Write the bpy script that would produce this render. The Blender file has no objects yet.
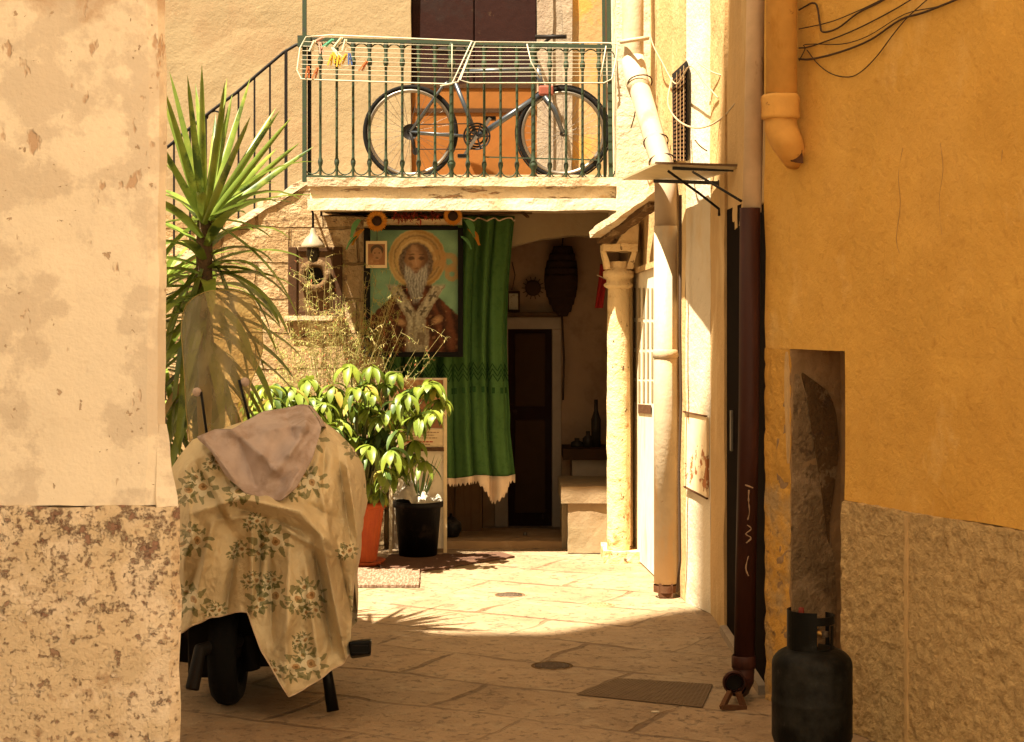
import bpy, math, random
from mathutils import Vector, noise
R = math.radians
random.seed(7)
scene = bpy.context.scene
COL = scene.collection

# ------------------------------------------------------------------ camera
F, CX, HY, EYE = 1800.0, 512.0, 300.0, 1.7
cam = bpy.data.cameras.new('camera'); camo = bpy.data.objects.new('camera', cam); COL.objects.link(camo)
camo.location = (0, 0, EYE); camo.rotation_euler = (R(90), 0, 0)
cam.sensor_width = 36; cam.lens = F / 1024 * 36
cam.shift_y = -(371 - HY) / 1024
cam.clip_end = 500
scene.camera = camo

# ------------------------------------------------------------------ light
SUN = Vector((-.349, -.324, 1.0)).normalized()          # towards the sun
w = bpy.data.worlds.new('World'); scene.world = w; w.use_nodes = True
nt = w.node_tree; nt.nodes.clear()
sky = nt.nodes.new('ShaderNodeTexSky'); sky.sky_type = 'NISHITA'; sky.sun_disc = False
sky.sun_elevation = math.asin(SUN.z); sky.sun_rotation = math.atan2(SUN.x, SUN.y) % (2 * math.pi)
sky.dust_density = 2.5
mul = nt.nodes.new('ShaderNodeMix'); mul.data_type = 'RGBA'; mul.blend_type = 'MULTIPLY'
mul.inputs[0].default_value = 1; mul.inputs[7].default_value = (1.0, .72, .38, 1)
bg = nt.nodes.new('ShaderNodeBackground'); bg.inputs[1].default_value = .075
out = nt.nodes.new('ShaderNodeOutputWorld')
nt.links.new(sky.outputs[0], mul.inputs[6]); nt.links.new(mul.outputs[2], bg.inputs[0]); nt.links.new(bg.outputs[0], out.inputs[0])
sl = bpy.data.lights.new('sun', 'SUN'); sl.energy = 5.0; sl.angle = R(.5); sl.color = (1, .91, .72)
slo = bpy.data.objects.new('sun', sl); COL.objects.link(slo); slo.location = (-6, -6, 18)
slo.rotation_euler = (-SUN).to_track_quat('-Z', 'Y').to_euler()
vs = scene.view_settings
vs.view_transform = 'Standard'; vs.look = 'None'; vs.gamma = 1; vs.use_curve_mapping = False
vs.exposure = 2.2
scene.render.resolution_x = 1024; scene.render.resolution_y = 742
scene.cycles.max_bounces = 8; scene.cycles.diffuse_bounces = 5; scene.cycles.transparent_max_bounces = 16

# ------------------------------------------------------------------ helpers
def P(x, y, d):
    "a point at picture position x, y that stands d metres away"
    return Vector(((x - CX) / F * d, d, EYE - (y - HY) / F * d))

def smooth(pts, k=5):
    pts = [Vector(p) for p in pts]; out = []
    for i in range(len(pts) - 1):
        p0, p1, p2, p3 = pts[max(i-1, 0)], pts[i], pts[i+1], pts[min(i+2, len(pts)-1)]
        for j in range(k):
            t = j / k; out.append(.5 * ((2*p1) + (p2-p0)*t + (2*p0-5*p1+4*p2-p3)*t*t + (3*p1-p0-3*p2+p3)*t**3))
    out.append(pts[-1]); return out
def chaikin(pts, n=2):
    for _ in range(n):
        q = []
        for i in range(len(pts)):
            p, r = pts[i], pts[(i+1) % len(pts)]; q += [tuple(.75*x + .25*y for x, y in zip(p, r)), tuple(.25*x + .75*y for x, y in zip(p, r))]
        pts = q
    return pts

class MB:
    def __init__(s): s.v = []; s.f = []; s.m = []; s.sm = []; s.uv = {}
    def add(s, vs, fs, m=0, smooth=False):
        o = len(s.v); s.v += [Vector(p) for p in vs]
        for f in fs: s.f.append([i + o for i in f]); s.m.append(m); s.sm.append(smooth)
        return o
    def box(s, a, b, m=0):
        x0, y0, z0 = [min(a[i], b[i]) for i in range(3)]; x1, y1, z1 = [max(a[i], b[i]) for i in range(3)]
        s.add([(x0,y0,z0),(x1,y0,z0),(x1,y1,z0),(x0,y1,z0),(x0,y0,z1),(x1,y0,z1),(x1,y1,z1),(x0,y1,z1)],
              [(0,3,2,1),(4,5,6,7),(0,1,5,4),(1,2,6,5),(2,3,7,6),(3,0,4,7)], m); return s
    def hexa(s, lo, hi, m=0):
        "prism between two rings of equal count"
        n = len(lo)
        fs = [tuple(range(n))[::-1], tuple(range(n, 2 * n))]
        for i in range(n): j = (i + 1) % n; fs.append((i, j, n + j, n + i))
        s.add(list(lo) + list(hi), fs, m); return s
    def prism(s, pts, z0, z1, m=0): return s.hexa([(x, y, z0) for x, y in pts], [(x, y, z1) for x, y in pts], m)
    def slab(s, pts, d0, d1, m=0):
        "outline in x,z extruded in y"
        return s.hexa([(x, d0, z) for x, z in pts], [(x, d1, z) for x, z in pts], m)
    def bar(s, a, b, wx, wy, m=0, up=(0, 0, 1)):
        a = Vector(a); b = Vector(b); t = (b - a).normalized(); u = Vector(up)
        if abs(t.dot(u)) > .95: u = Vector((0, 1, 0))
        n = t.cross(u).normalized(); q = n.cross(t)
        o = [n*wx/2+q*wy/2, -n*wx/2+q*wy/2, -n*wx/2-q*wy/2, n*wx/2-q*wy/2]
        return s.hexa([a + k for k in o], [b + k for k in o], m)
    def tube(s, pts, r, n=10, m=0, cap=True, closed=False):
        pts = [Vector(p) for p in pts]; N = len(pts)
        rr = r if isinstance(r, (list, tuple)) else [r] * N
        vs = []; u = None
        for i, p in enumerate(pts):
            if closed: t = (pts[(i + 1) % N] - pts[i - 1])
            else: t = pts[min(i + 1, N - 1)] - pts[max(i - 1, 0)]
            t.normalize()
            if u is None:
                u = Vector((0, 0, 1)) if abs(t.z) < .9 else Vector((1, 0, 0))
            u = (u - t * u.dot(t)).normalized(); q = t.cross(u)
            for k in range(n):
                a = 2 * math.pi * k / n
                vs.append(p + (u * math.cos(a) + q * math.sin(a)) * rr[i])
        fs = []
        for i in range(N if closed else N - 1):
            j = (i + 1) % N
            for k in range(n):
                l = (k + 1) % n; fs.append((i*n+k, i*n+l, j*n+l, j*n+k))
        o = s.add(vs, fs, m, True)
        if cap and not closed:
            s.f.append([o + k for k in range(n)][::-1]); s.m.append(m); s.sm.append(False)
            s.f.append([o + (N-1)*n + k for k in range(n)]); s.m.append(m); s.sm.append(False)
        return s
    def lathe(s, prof, c, n=32, m=0, axis='Z', smooth=True):
        c = Vector(c); vs = []
        for r, h in prof:
            for k in range(n):
                a = 2*math.pi*k/n; p = (r*math.cos(a), r*math.sin(a), h)
                if axis == 'Y': p = (p[0], p[2], p[1])
                if axis == 'X': p = (p[2], p[0], p[1])
                vs.append(c + Vector(p))
        fs = []
        for i in range(len(prof) - 1):
            for k in range(n):
                l = (k+1) % n; fs.append((i*n+k, i*n+l, (i+1)*n+l, (i+1)*n+k))
        s.add(vs, fs, m, smooth); return s
    def disc(s, c, r, n=24, m=0, axis='Z', sx=1, sz=1):
        c = Vector(c); vs = []
        for k in range(n):
            a = 2*math.pi*k/n; p = (r*sx*math.cos(a), r*sz*math.sin(a), 0)
            if axis == 'Y': p = (p[0], 0, p[1])
            vs.append(c + Vector(p))
        s.add(vs, [tuple(range(n))], m); return s
    def grid(s, fn, nu, nv, m=0, uvf=None, smooth=True, flip=False):
        vs = [fn(i / nu, j / nv) for j in range(nv + 1) for i in range(nu + 1)]
        fs = []
        for j in range(nv):
            for i in range(nu):
                a = j*(nu+1)+i; q = (a, a+1, a+nu+2, a+nu+1); fs.append(q[::-1] if flip else q)
        o = s.add(vs, fs, m, smooth)
        if uvf:
            for j in range(nv + 1):
                for i in range(nu + 1): s.uv[o + j*(nu+1)+i] = uvf(i/nu, j/nv)
        return s
    def leaf(s, base, d, L, W, droop=.3, fold=.25, seg=6, m=0, prof=None, side=None):
        "blade that starts at base, heads along d and bends down"
        base = Vector(base); d = Vector(d).normalized(); p = base.copy(); vs = []
        sd = side or d.cross(Vector((0, 0, 1)))
        if sd.length < .05: sd = Vector((1, 0, 0))
        sd = Vector(sd).normalized()
        for i in range(seg + 1):
            t = i / seg
            wd = W * (prof(t) if prof else (min(1, .55 + t * 2.2) * (1 - t) ** .55))
            nrm = sd.cross(d).normalized()
            vs += [p - sd * wd/2 + nrm * wd * fold, p, p + sd * wd/2 + nrm * wd * fold]
            d = (d + Vector((0, 0, -1)) * droop / seg * (0.4 + 1.2 * t)).normalized()
            sd = (sd - d * sd.dot(d)).normalized()
            p = p + d * L / seg
        fs = []
        for i in range(seg):
            a = 3*i; fs += [(a, a+1, a+4, a+3), (a+1, a+2, a+5, a+4)]
        s.add(vs, fs, m, True); return s
    def rough(s, size=.06, amp=.006, scale=6, seed=0, passes=6):
        "cut long edges and push the points about, for worn plaster and stone"
        import bmesh
        bm = bmesh.new(); vs = [bm.verts.new(v) for v in s.v]
        for f, mi, sm in zip(s.f, s.m, s.sm):
            try: q = bm.faces.new([vs[i] for i in f]); q.material_index = mi; q.smooth = sm
            except ValueError: pass
        for k in range(passes):
            es = [e for e in bm.edges if e.calc_length() > size * 1.5]
            if not es or len(bm.verts) > 90000: break
            bmesh.ops.subdivide_edges(bm, edges=es, cuts=1, use_grid_fill=True)
        bmesh.ops.triangulate(bm, faces=[f for f in bm.faces if len(f.verts) > 4])
        for v in bm.verts:
            q = v.co * scale + Vector((seed * 3.1, 0, 0))
            v.co += noise.noise_vector(q) * amp + noise.noise_vector(q * 3.7) * amp * .4
        bm.verts.index_update()
        s.v = [v.co.copy() for v in bm.verts]; s.f = [[v.index for v in f.verts] for f in bm.faces]
        s.m = [f.material_index for f in bm.faces]; s.sm = [f.smooth for f in bm.faces]; bm.free(); return s

def W(o):
    v = Vector((0, 0, 0))
    while o is not None: v += o.location; o = o.parent
    return v
def part(name, mb, mats, parent=None, bevel=0, solid=0, loc=None):
    if not isinstance(mats, (list, tuple)): mats = [mats]
    o0 = W(parent) if parent else Vector((0, 0, 0))
    l = Vector(loc) if loc is not None else o0
    me = bpy.data.meshes.new(name); me.from_pydata([tuple(v - l) for v in mb.v], [], mb.f)
    me.polygons.foreach_set('material_index', mb.m); me.polygons.foreach_set('use_smooth', mb.sm)
    if mb.uv:
        ul = me.uv_layers.new(name='uv')
        for lp in me.loops: ul.data[lp.index].uv = mb.uv.get(lp.vertex_index, (0, 0))
    for k in mats: me.materials.append(k)
    me.validate(); me.update()
    o = bpy.data.objects.new(name, me); COL.objects.link(o)
    o.location = l - o0
    if parent: o.parent = parent
    if bevel:
        b = o.modifiers.new('bevel', 'BEVEL'); b.width = bevel; b.segments = 2; b.limit_method = 'ANGLE'; b.angle_limit = R(35)
    if solid:
        b = o.modifiers.new('solid', 'SOLIDIFY'); b.thickness = solid; b.offset = 0
    return o
def tag(o, label, cat, group=None, kind=None):
    if label: o['label'] = label
    if cat: o['category'] = cat
    if group: o['group'] = group
    if kind: o['kind'] = kind
    return o
def thing(name, label, cat, loc=(0, 0, 0), group=None):
    o = bpy.data.objects.new(name, None); COL.objects.link(o); o.location = loc; o.empty_display_size = .1
    return tag(o, label, cat, group)
def single(name, mb, mats, label, cat, group=None, **k):
    if 'loc' not in k:
        xs = [v.x for v in mb.v]; ys = [v.y for v in mb.v]; zs = [v.z for v in mb.v]
        k['loc'] = ((min(xs)+max(xs))/2, (min(ys)+max(ys))/2, min(zs))
    return tag(part(name, mb, mats, None, **k), label, cat, group)
def dup(o, parent=None, loc=None):
    c = o.copy(); COL.objects.link(c); c.parent = parent
    if loc is not None: c.location = loc
    for ch in [x for x in list(bpy.data.objects) if x.parent == o]: dup(ch, c)
    return c

# ------------------------------------------------------------------ materials
def mat(name, col, rough=.85, layers=(), bump=(), metal=0, spec=.12, var=.12, vscale=3, trans=0, alpha=1, coord='Object', extra=None):
    """col: base colour. layers: dicts(col, scale, lo, hi, st=(x,y,z) stretch, z=(z0,z1) fade, seed, detail).
       bump: (scale, strength) pairs"""
    m = bpy.data.materials.new(name); m.use_nodes = True; N = m.node_tree.nodes; L = m.node_tree.links; N.clear()
    o = N.new('ShaderNodeOutputMaterial'); b = N.new('ShaderNodeBsdfPrincipled'); L.new(b.outputs[0], o.inputs[0])
    tc = N.new('ShaderNodeTexCoord'); co = tc.outputs[coord]
    b.inputs['Roughness'].default_value = rough; b.inputs['Metallic'].default_value = metal
    b.inputs['Specular IOR Level'].default_value = spec
    def nz(scale, detail=6, st=None, seed=0, rg=.6):
        c = co
        if st or seed:
            mp = N.new('ShaderNodeMapping'); L.new(co, mp.inputs[0]); mp.inputs['Scale'].default_value = st or (1, 1, 1)
            mp.inputs['Location'].default_value = (seed * 1.7, seed * 2.3, seed * .9); c = mp.outputs[0]
        n = N.new('ShaderNodeTexNoise'); n.inputs['Scale'].default_value = scale; n.inputs['Detail'].default_value = detail
        n.inputs['Roughness'].default_value = rg; L.new(c, n.inputs[0]); return n.outputs[0]
    def rgb(c): return (c[0], c[1], c[2], 1)
    def mr(src, a, bb, c=0, d=1):
        n = N.new('ShaderNodeMapRange'); n.inputs[1].default_value = a; n.inputs[2].default_value = bb
        n.inputs[3].default_value = c; n.inputs[4].default_value = d; L.new(src, n.inputs[0]); return n.outputs[0]
    # base with slow value variation
    v = mr(nz(vscale, 8), .3, .7, 1 - var, 1 + var)
    hs = N.new('ShaderNodeHueSaturation'); hs.inputs['Color'].default_value = rgb(col); L.new(v, hs.inputs['Value'])
    cur = hs.outputs[0]
    masks = []
    for ly in layers:
        src = nz(ly.get('scale', 4), ly.get('detail', 8), ly.get('st'), ly.get('seed', 1), ly.get('rg', .65))
        if 'z' in ly or 'x' in ly:
            sp = N.new('ShaderNodeSeparateXYZ'); L.new(co, sp.inputs[0])
            for key, idx in (('z', 2), ('x', 0)):
                if key in ly:
                    g = mr(sp.outputs[idx], ly[key][0], ly[key][1], -ly.get('zs', .35), 0)
                    ad = N.new('ShaderNodeMath'); ad.operation = 'ADD'; L.new(src, ad.inputs[0]); L.new(g, ad.inputs[1]); src = ad.outputs[0]
        k = mr(src, ly.get('lo', .55), ly.get('hi', .6), 0, ly.get('amt', 1))
        mx = N.new('ShaderNodeMix'); mx.data_type = 'RGBA'; L.new(k, mx.inputs[0]); L.new(cur, mx.inputs[6]); mx.inputs[7].default_value = rgb(ly['col'])
        cur = mx.outputs[2]
        if ly.get('relief'): masks.append((k, ly['relief']))
    if extra: cur = extra(N, L, tc, cur, masks)
    L.new(cur, b.inputs['Base Color'])
    prev = None
    for sc, st in bump:
        bp = N.new('ShaderNodeBump'); bp.inputs['Strength'].default_value = 1; bp.inputs['Distance'].default_value = st
        L.new(nz(sc, 6, None, 5), bp.inputs['Height'])
        if prev: L.new(prev, bp.inputs['Normal'])
        prev = bp.outputs[0]
    for k, st in masks:
        bp = N.new('ShaderNodeBump'); bp.inputs['Strength'].default_value = 1; bp.inputs['Distance'].default_value = abs(st); bp.invert = st < 0
        L.new(k, bp.inputs['Height'])
        if prev: L.new(prev, bp.inputs['Normal'])
        prev = bp.outputs[0]
    if prev: L.new(prev, b.inputs['Normal'])
    if trans:
        tr = N.new('ShaderNodeBsdfTranslucent'); L.new(cur, tr.inputs[0]); ms = N.new('ShaderNodeMixShader'); ms.inputs[0].default_value = trans
        L.new(b.outputs[0], ms.inputs[1]); L.new(tr.outputs[0], ms.inputs[2]); L.new(ms.outputs[0], o.inputs[0])
    return m
M = {}
M['left_plaster'] = mat('pale pink plaster', (.84, .75, .61), .9, [
    dict(col=(.52, .37, .25), scale=2.6, lo=.46, hi=.56, z=(2.35, 2.75), zs=.4, seed=2, amt=.8),
    dict(col=(.66, .57, .46), scale=3.6, lo=.48, hi=.54, x=(-1.75, -1.2), zs=.16, seed=9, amt=.8),
    dict(col=(.56, .40, .28), scale=5, lo=.63, hi=.67, st=(1.6, 1.6, .8), seed=4, relief=-.004, detail=4),
    dict(col=(.50, .38, .27), scale=15, lo=.66, hi=.68, seed=6, relief=-.002, detail=4),
    dict(col=(.76, .62, .50), scale=40, lo=.6, hi=.7, seed=3, amt=.5)], [(2.5, .02), (60, .0025)], var=.06)
M['left_plinth'] = mat('flaked plinth paint', (.72, .58, .40), .92, [
    dict(col=(.86, .73, .57), scale=3.2, lo=.5, hi=.6, seed=8, amt=.8),
    dict(col=(.44, .29, .18), scale=7, lo=.60, hi=.66, seed=18, amt=.7),
    dict(col=(.27, .135, .095), scale=17, lo=.49, hi=.56, z=(.40, .97), zs=.15, amt=.85, seed=3, detail=12, rg=.74, relief=-.005),
    dict(col=(.27, .145, .10), scale=19, lo=.575, hi=.625, amt=.75, seed=23, detail=10, rg=.7, relief=-.005),
    dict(col=(.40, .24, .16), scale=44, lo=.58, hi=.66, amt=.7, seed=5, detail=6, relief=-.003),
    dict(col=(.82, .68, .52), scale=18, lo=.60, hi=.63, seed=12, relief=.003)], [(16, .014), (70, .006)], var=.1)
M['orange'] = mat('orange house paint', (.59, .335, .075), .9, [
    dict(col=(.48, .245, .048), scale=1.1, lo=.40, hi=.72, seed=2, amt=.7), dict(col=(.40, .19, .04), scale=22, lo=.55, hi=.7, seed=17, amt=.45), dict(col=(.66, .42, .15), scale=3.5, lo=.58, hi=.68, seed=19, amt=.5, st=(1, 1, .5)),
    dict(col=(.62, .36, .10), scale=2.4, lo=.5, hi=.7, seed=6, st=(1, 1, .6), amt=.5),
    dict(col=(.36, .16, .03), scale=9, lo=.66, hi=.72, st=(3, 3, .16), seed=7, amt=.6),
    dict(col=(.66, .42, .16), scale=30, lo=.68, hi=.72, seed=9, amt=.6)], [(3, .020), (14, .008), (45, .005), (140, .002)], var=.08)
M['roughcast'] = mat('roughcast render', (.50, .34, .155), .95, [
    dict(col=(.27, .165, .07), scale=20, lo=.48, hi=.66, seed=4, amt=.55),
    dict(col=(.48, .32, .145), scale=4, lo=.5, hi=.7, seed=2, amt=.5)], [(6, .012), (26, .045)], var=.14, vscale=22)
M['rubble'] = mat('bare rubble and old mortar', (.115, .065, .028), .95, [
    dict(col=(.24, .16, .085), scale=8, lo=.54, hi=.6, seed=4), dict(col=(.10, .06, .035), scale=20, lo=.58, hi=.64, seed=6)], [(14, .03), (60, .012)])
M['jamb'] = mat('smooth brown render', (.27, .165, .08), .92, [dict(col=(.36, .23, .12), scale=6, lo=.5, hi=.65, seed=4)], [(9, .01), (60, .004)])
M['ochre_wall'] = mat('plain ochre lime plaster', (.27, .20, .112), .92, [
    dict(col=(.25, .165, .09), scale=2.4, lo=.5, hi=.64, seed=3, amt=.7),
    dict(col=(.22, .13, .065), scale=5, lo=.66, hi=.7, seed=8, amt=.6)], [(5, .008), (34, .003), (90, .0015)], var=.07)
M['white_wall'] = mat('old white limewash', (.56, .47, .34), .9, [
    dict(col=(.50, .35, .18), scale=2.6, lo=.5, hi=.62, seed=3, amt=.6, st=(1, 1, .5)),
    dict(col=(.40, .21, .09), scale=8, lo=.69, hi=.71, seed=5, relief=-.003)], [(5, .014), (40, .004)], var=.06)
M['tan_wall'] = mat('worn tan limewash', (.43, .275, .12), .9, [
    dict(col=(.50, .345, .17), scale=2.2, lo=.5, hi=.6, seed=3, st=(1, 1, .4)),
    dict(col=(.42, .25, .11), scale=7, lo=.66, hi=.7, seed=5, st=(2, 2, .4))], [(5, .016), (40, .004)], var=.08)
def stone_blocks(N, L, tc, cur, masks):
    mp = N.new('ShaderNodeMapping'); L.new(tc.outputs['Object'], mp.inputs[0]); mp.inputs['Rotation'].default_value = (R(90), 0, 0)
    nzv = N.new('ShaderNodeTexNoise'); nzv.inputs['Scale'].default_value = 5; L.new(tc.outputs['Object'], nzv.inputs[0])
    ad = N.new('ShaderNodeVectorMath'); ad.operation = 'MULTIPLY_ADD'; L.new(nzv.outputs[1], ad.inputs[0]); ad.inputs[1].default_value = (.05,)*3
    L.new(mp.outputs[0], ad.inputs[2])
    bt = N.new('ShaderNodeTexBrick'); L.new(ad.outputs[0], bt.inputs[0]); bt.inputs['Scale'].default_value = 1
    bt.inputs['Brick Width'].default_value = .46; bt.inputs['Row Height'].default_value = .24; bt.inputs['Mortar Size'].default_value = .012
    bt.inputs['Mortar Smooth'].default_value = .6
    bt.inputs['Color1'].default_value = (1, 1, 1, 1); bt.inputs['Color2'].default_value = (.78, .74, .68, 1); bt.inputs['Mortar'].default_value = (.55, .5, .42, 1)
    mx = N.new('ShaderNodeMix'); mx.data_type = 'RGBA'; mx.blend_type = 'MULTIPLY'; mx.inputs[0].default_value = 1
    L.new(cur, mx.inputs[6]); L.new(bt.outputs[0], mx.inputs[7]); masks.append((bt.outputs[1], -.015)); return mx.outputs[2]
M['tuff'] = mat('tuff ashlar', (.34, .225, .115), .95, [
    dict(col=(.46, .34, .20), scale=5, lo=.52, hi=.6, seed=3), dict(col=(.24, .14, .07), scale=16, lo=.6, hi=.66, seed=5, relief=-.01)],
    [(8, .03), (40, .014)], extra=stone_blocks)
M['slab_stone'] = mat('worn limestone slab', (.50, .39, .25), .92, [
    dict(col=(.44, .29, .15), scale=5, lo=.56, hi=.63, seed=3, st=(1, 1, 2)), dict(col=(.26, .15, .08), scale=9, lo=.60, hi=.64, seed=6, st=(.6, 1, 3), relief=-.006)],
    [(9, .016), (50, .006)])
M['dim_wall'] = mat('indoor brown wall', (.34, .21, .115), .9, [dict(col=(.26, .155, .085), scale=3, lo=.5, hi=.62, seed=3)], [(10, .006)])
M['column'] = mat('pitted limestone', (.66, .48, .25), .9, [
    dict(col=(.42, .22, .08), scale=9, lo=.50, hi=.58, z=(1.3, .2), zs=.16, seed=3),
    dict(col=(.14, .08, .04), scale=26, lo=.63, hi=.65, seed=5, st=(1, 1, .6), relief=-.008)], [(14, .016), (60, .006)])
def paving(N, L, tc, cur, masks):
    mp = N.new('ShaderNodeMapping'); L.new(tc.outputs['Object'], mp.inputs[0]); mp.inputs['Rotation'].default_value = (0, 0, R(28)); mp.inputs['Location'].default_value = (.1, .22, 0)
    nzv = N.new('ShaderNodeTexNoise'); nzv.inputs['Scale'].default_value = 2.5; nzv.inputs['Detail'].default_value = 5; L.new(tc.outputs['Object'], nzv.inputs[0])
    ad = N.new('ShaderNodeVectorMath'); ad.operation = 'MULTIPLY_ADD'; L.new(nzv.outputs[1], ad.inputs[0]); ad.inputs[1].default_value = (.13,)*3
    L.new(mp.outputs[0], ad.inputs[2])
    bt = N.new('ShaderNodeTexBrick'); L.new(ad.outputs[0], bt.inputs[0]); bt.inputs['Scale'].default_value = 1
    bt.inputs['Brick Width'].default_value = .92; bt.inputs['Row Height'].default_value = .52; bt.inputs['Mortar Size'].default_value = .014
    bt.inputs['Mortar Smooth'].default_value = .5; bt.inputs['Bias'].default_value = -.1
    bt.inputs['Color1'].default_value = (1.05, 1.02, 1, 1); bt.inputs['Color2'].default_value = (.82, .77, .70, 1); bt.inputs['Mortar'].default_value = (.50, .42, .34, 1)
    mx = N.new('ShaderNodeMix'); mx.data_type = 'RGBA'; mx.blend_type = 'MULTIPLY'; mx.inputs[0].default_value = 1
    L.new(cur, mx.inputs[6]); L.new(bt.outputs[0], mx.inputs[7]); masks.append((bt.outputs[1], -.008))
    n5 = N.new('ShaderNodeTexNoise'); n5.inputs['Scale'].default_value = 1.6; n5.inputs['Detail'].default_value = 4; L.new(tc.outputs['Object'], n5.inputs[0])
    m5 = N.new('ShaderNodeMapRange'); m5.inputs[1].default_value = .42; m5.inputs[2].default_value = .58; m5.inputs[3].default_value = .25; m5.inputs[4].default_value = 1; L.new(n5.outputs[0], m5.inputs[0]); L.new(m5.outputs[0], mx.inputs[0])
    m6 = N.new('ShaderNodeMapRange'); m6.inputs[3].default_value = .006; m6.inputs[4].default_value = .022; m6.inputs[1].default_value = .4; m6.inputs[2].default_value = .6; L.new(n5.outputs[0], m6.inputs[0]); L.new(m6.outputs[0], bt.inputs['Mortar Size']); return mx.outputs[2]
M['paving'] = mat('worn limestone paving', (.29, .198, .112), .62, [
    dict(col=(.22, .145, .08), scale=1.9, lo=.46, hi=.66, seed=3, amt=.75), dict(col=(.15, .095, .052), scale=7, lo=.53, hi=.70, seed=13, amt=.7), dict(col=(.13, .085, .045), scale=26, lo=.57, hi=.64, seed=6, amt=.75, relief=-.004),
    dict(col=(.33, .25, .155), scale=7, lo=.54, hi=.66, seed=8, amt=.6)], [(3, .016), (22, .010), (80, .005)], extra=paving, spec=.4)
def flat(name, col, rough=.7, **k):
    k.setdefault('var', .1); k.setdefault('vscale', 12); M[name] = mat(name.replace('_', ' '), col, rough, **k); return M[name]
flat('green_iron', (.010, .024, .003), .7, layers=[dict(col=(.012, .016, .008), scale=30, lo=.55, hi=.6)], spec=.5)
flat('dark_iron', (.010, .008, .007), .55)
flat('white_wire', (.40, .36, .26), .4, layers=[dict(col=(.4, .25, .12), scale=40, lo=.62, hi=.66)])
flat('dark_door', (.020, .006, .004), .75, spec=.1, layers=[dict(col=(.045, .022, .012), scale=10, lo=.62, hi=.65, detail=10), dict(col=(.02, .01, .008), scale=3, lo=.5, hi=.6)], bump=[(20, .003)])
flat('orange_board', (.20, .075, .016), .6, layers=[dict(col=(.20, .065, .012), scale=4, lo=.48, hi=.66, amt=.8), dict(col=(.2, .08, .02), scale=12, lo=.64, hi=.68, st=(1, 1, .4))])
flat('orange_plaster', (.36, .225, .10), .9, layers=[dict(col=(.46, .24, .06), scale=5, lo=.5, hi=.6)], bump=[(20, .006)])
flat('grey_stone', (.27, .21, .15), .9, layers=[dict(col=(.24, .18, .13), scale=5, lo=.52, hi=.6, st=(2, 2, .3))], bump=[(14, .01), (50, .004)])
flat('tyre', (.004, .0035, .003), .9, spec=.15, bump=[(60, .004)])
flat('chrome', (.16, .135, .11), .45, metal=1)
flat('bike_blue', (.022, .028, .036), .35, spec=.6)
flat('bike_red', (.20, .06, .04), .4)
flat('leather', (.012, .009, .007), .55)
flat('pvc', (.36, .27, .18), .6, layers=[dict(col=(.28, .18, .11), scale=6, lo=.52, hi=.62, st=(1, 1, .25)), dict(col=(.22, .12, .07), scale=26, lo=.67, hi=.7)], var=.06)
flat('pvc_white', (.43, .34, .225), .5, layers=[dict(col=(.48, .33, .18), scale=5, lo=.5, hi=.6, st=(1, 1, .3)), dict(col=(.24, .15, .08), scale=13, lo=.66, hi=.68, st=(1, 1, .5))], bump=[(30, .003)])
flat('pipe_pink', (.56, .40, .25), .6, layers=[dict(col=(.36, .22, .12), scale=9, lo=.54, hi=.6, st=(1, 1, .4))])
flat('pipe_brown', (.034, .010, .006), .5, layers=[dict(col=(.05, .016, .010), scale=5, lo=.5, hi=.62, st=(2, 2, .4))], spec=.15)
flat('pipe_orange', (.55, .29, .07), .6, layers=[dict(col=(.42, .19, .03), scale=6, lo=.5, hi=.62, st=(1, 1, .4)), dict(col=(.2, .09, .03), scale=18, lo=.66, hi=.7)], bump=[(30, .003)])
flat('rust', (.09, .04, .018), .85, layers=[dict(col=(.08, .03, .012), scale=20, lo=.5, hi=.6)], bump=[(40, .003)])
flat('cable', (.06, .035, .02), .7)
flat('cable_pale', (.34, .25, .15), .6)
flat('white_door', (.72, .62, .44), .55, layers=[dict(col=(.55, .42, .24), scale=4, lo=.52, hi=.64, st=(1, 1, .3))])
flat('door_slot', (.26, .19, .10), .8)
flat('curtain', (.080, .170, .042), .9, layers=[dict(col=(.10, .21, .06), scale=4, lo=.42, hi=.66, st=(2.5, 1, .25)), dict(col=(.035, .10, .028), scale=30, lo=.5, hi=.7, amt=.5)], bump=[(260, .0012)], trans=.38)
flat('curtain_dark', (.018, .06, .014), .85, trans=.1)
flat('fringe', (.60, .45, .30), .9, bump=[(90, .004)])
flat('frame_black', (.005, .004, .003), .7)
flat('ic_teal', (.16, .26, .15), .45, layers=[dict(col=(.24, .33, .2), scale=5, lo=.45, hi=.65)])
flat('ic_gold', (.34, .19, .05), .4, layers=[dict(col=(.5, .33, .12), scale=9, lo=.5, hi=.62), dict(col=(.16, .08, .03), scale=22, lo=.58, hi=.64)])
flat('ic_dark', (.075, .045, .025), .5)
flat('ic_robe', (.135, .048, .022), .5, layers=[dict(col=(.06, .025, .014), scale=11, lo=.5, hi=.58, st=(2, 1, .5)), dict(col=(.22, .10, .04), scale=25, lo=.6, hi=.66)])
flat('ic_skin', (.30, .16, .075), .5, layers=[dict(col=(.17, .085, .04), scale=22, lo=.5, hi=.6)])
flat('ic_grey', (.30, .27, .22), .5, layers=[dict(col=(.16, .14, .11), scale=24, lo=.5, hi=.58, st=(3, 1, .6))])
flat('ic_pale', (.42, .36, .24), .5, layers=[dict(col=(.26, .2, .12), scale=24, lo=.54, hi=.62)])
flat('paper', (.62, .47, .27), .7)
flat('print_ink', (.22, .12, .06), .8)
flat('print_red', (.35, .06, .025), .8)
flat('print_brown', (.24, .11, .05), .7, layers=[dict(col=(.42, .24, .1), scale=6, lo=.5, hi=.62), dict(col=(.10, .14, .05), scale=9, lo=.6, hi=.66)])
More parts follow.
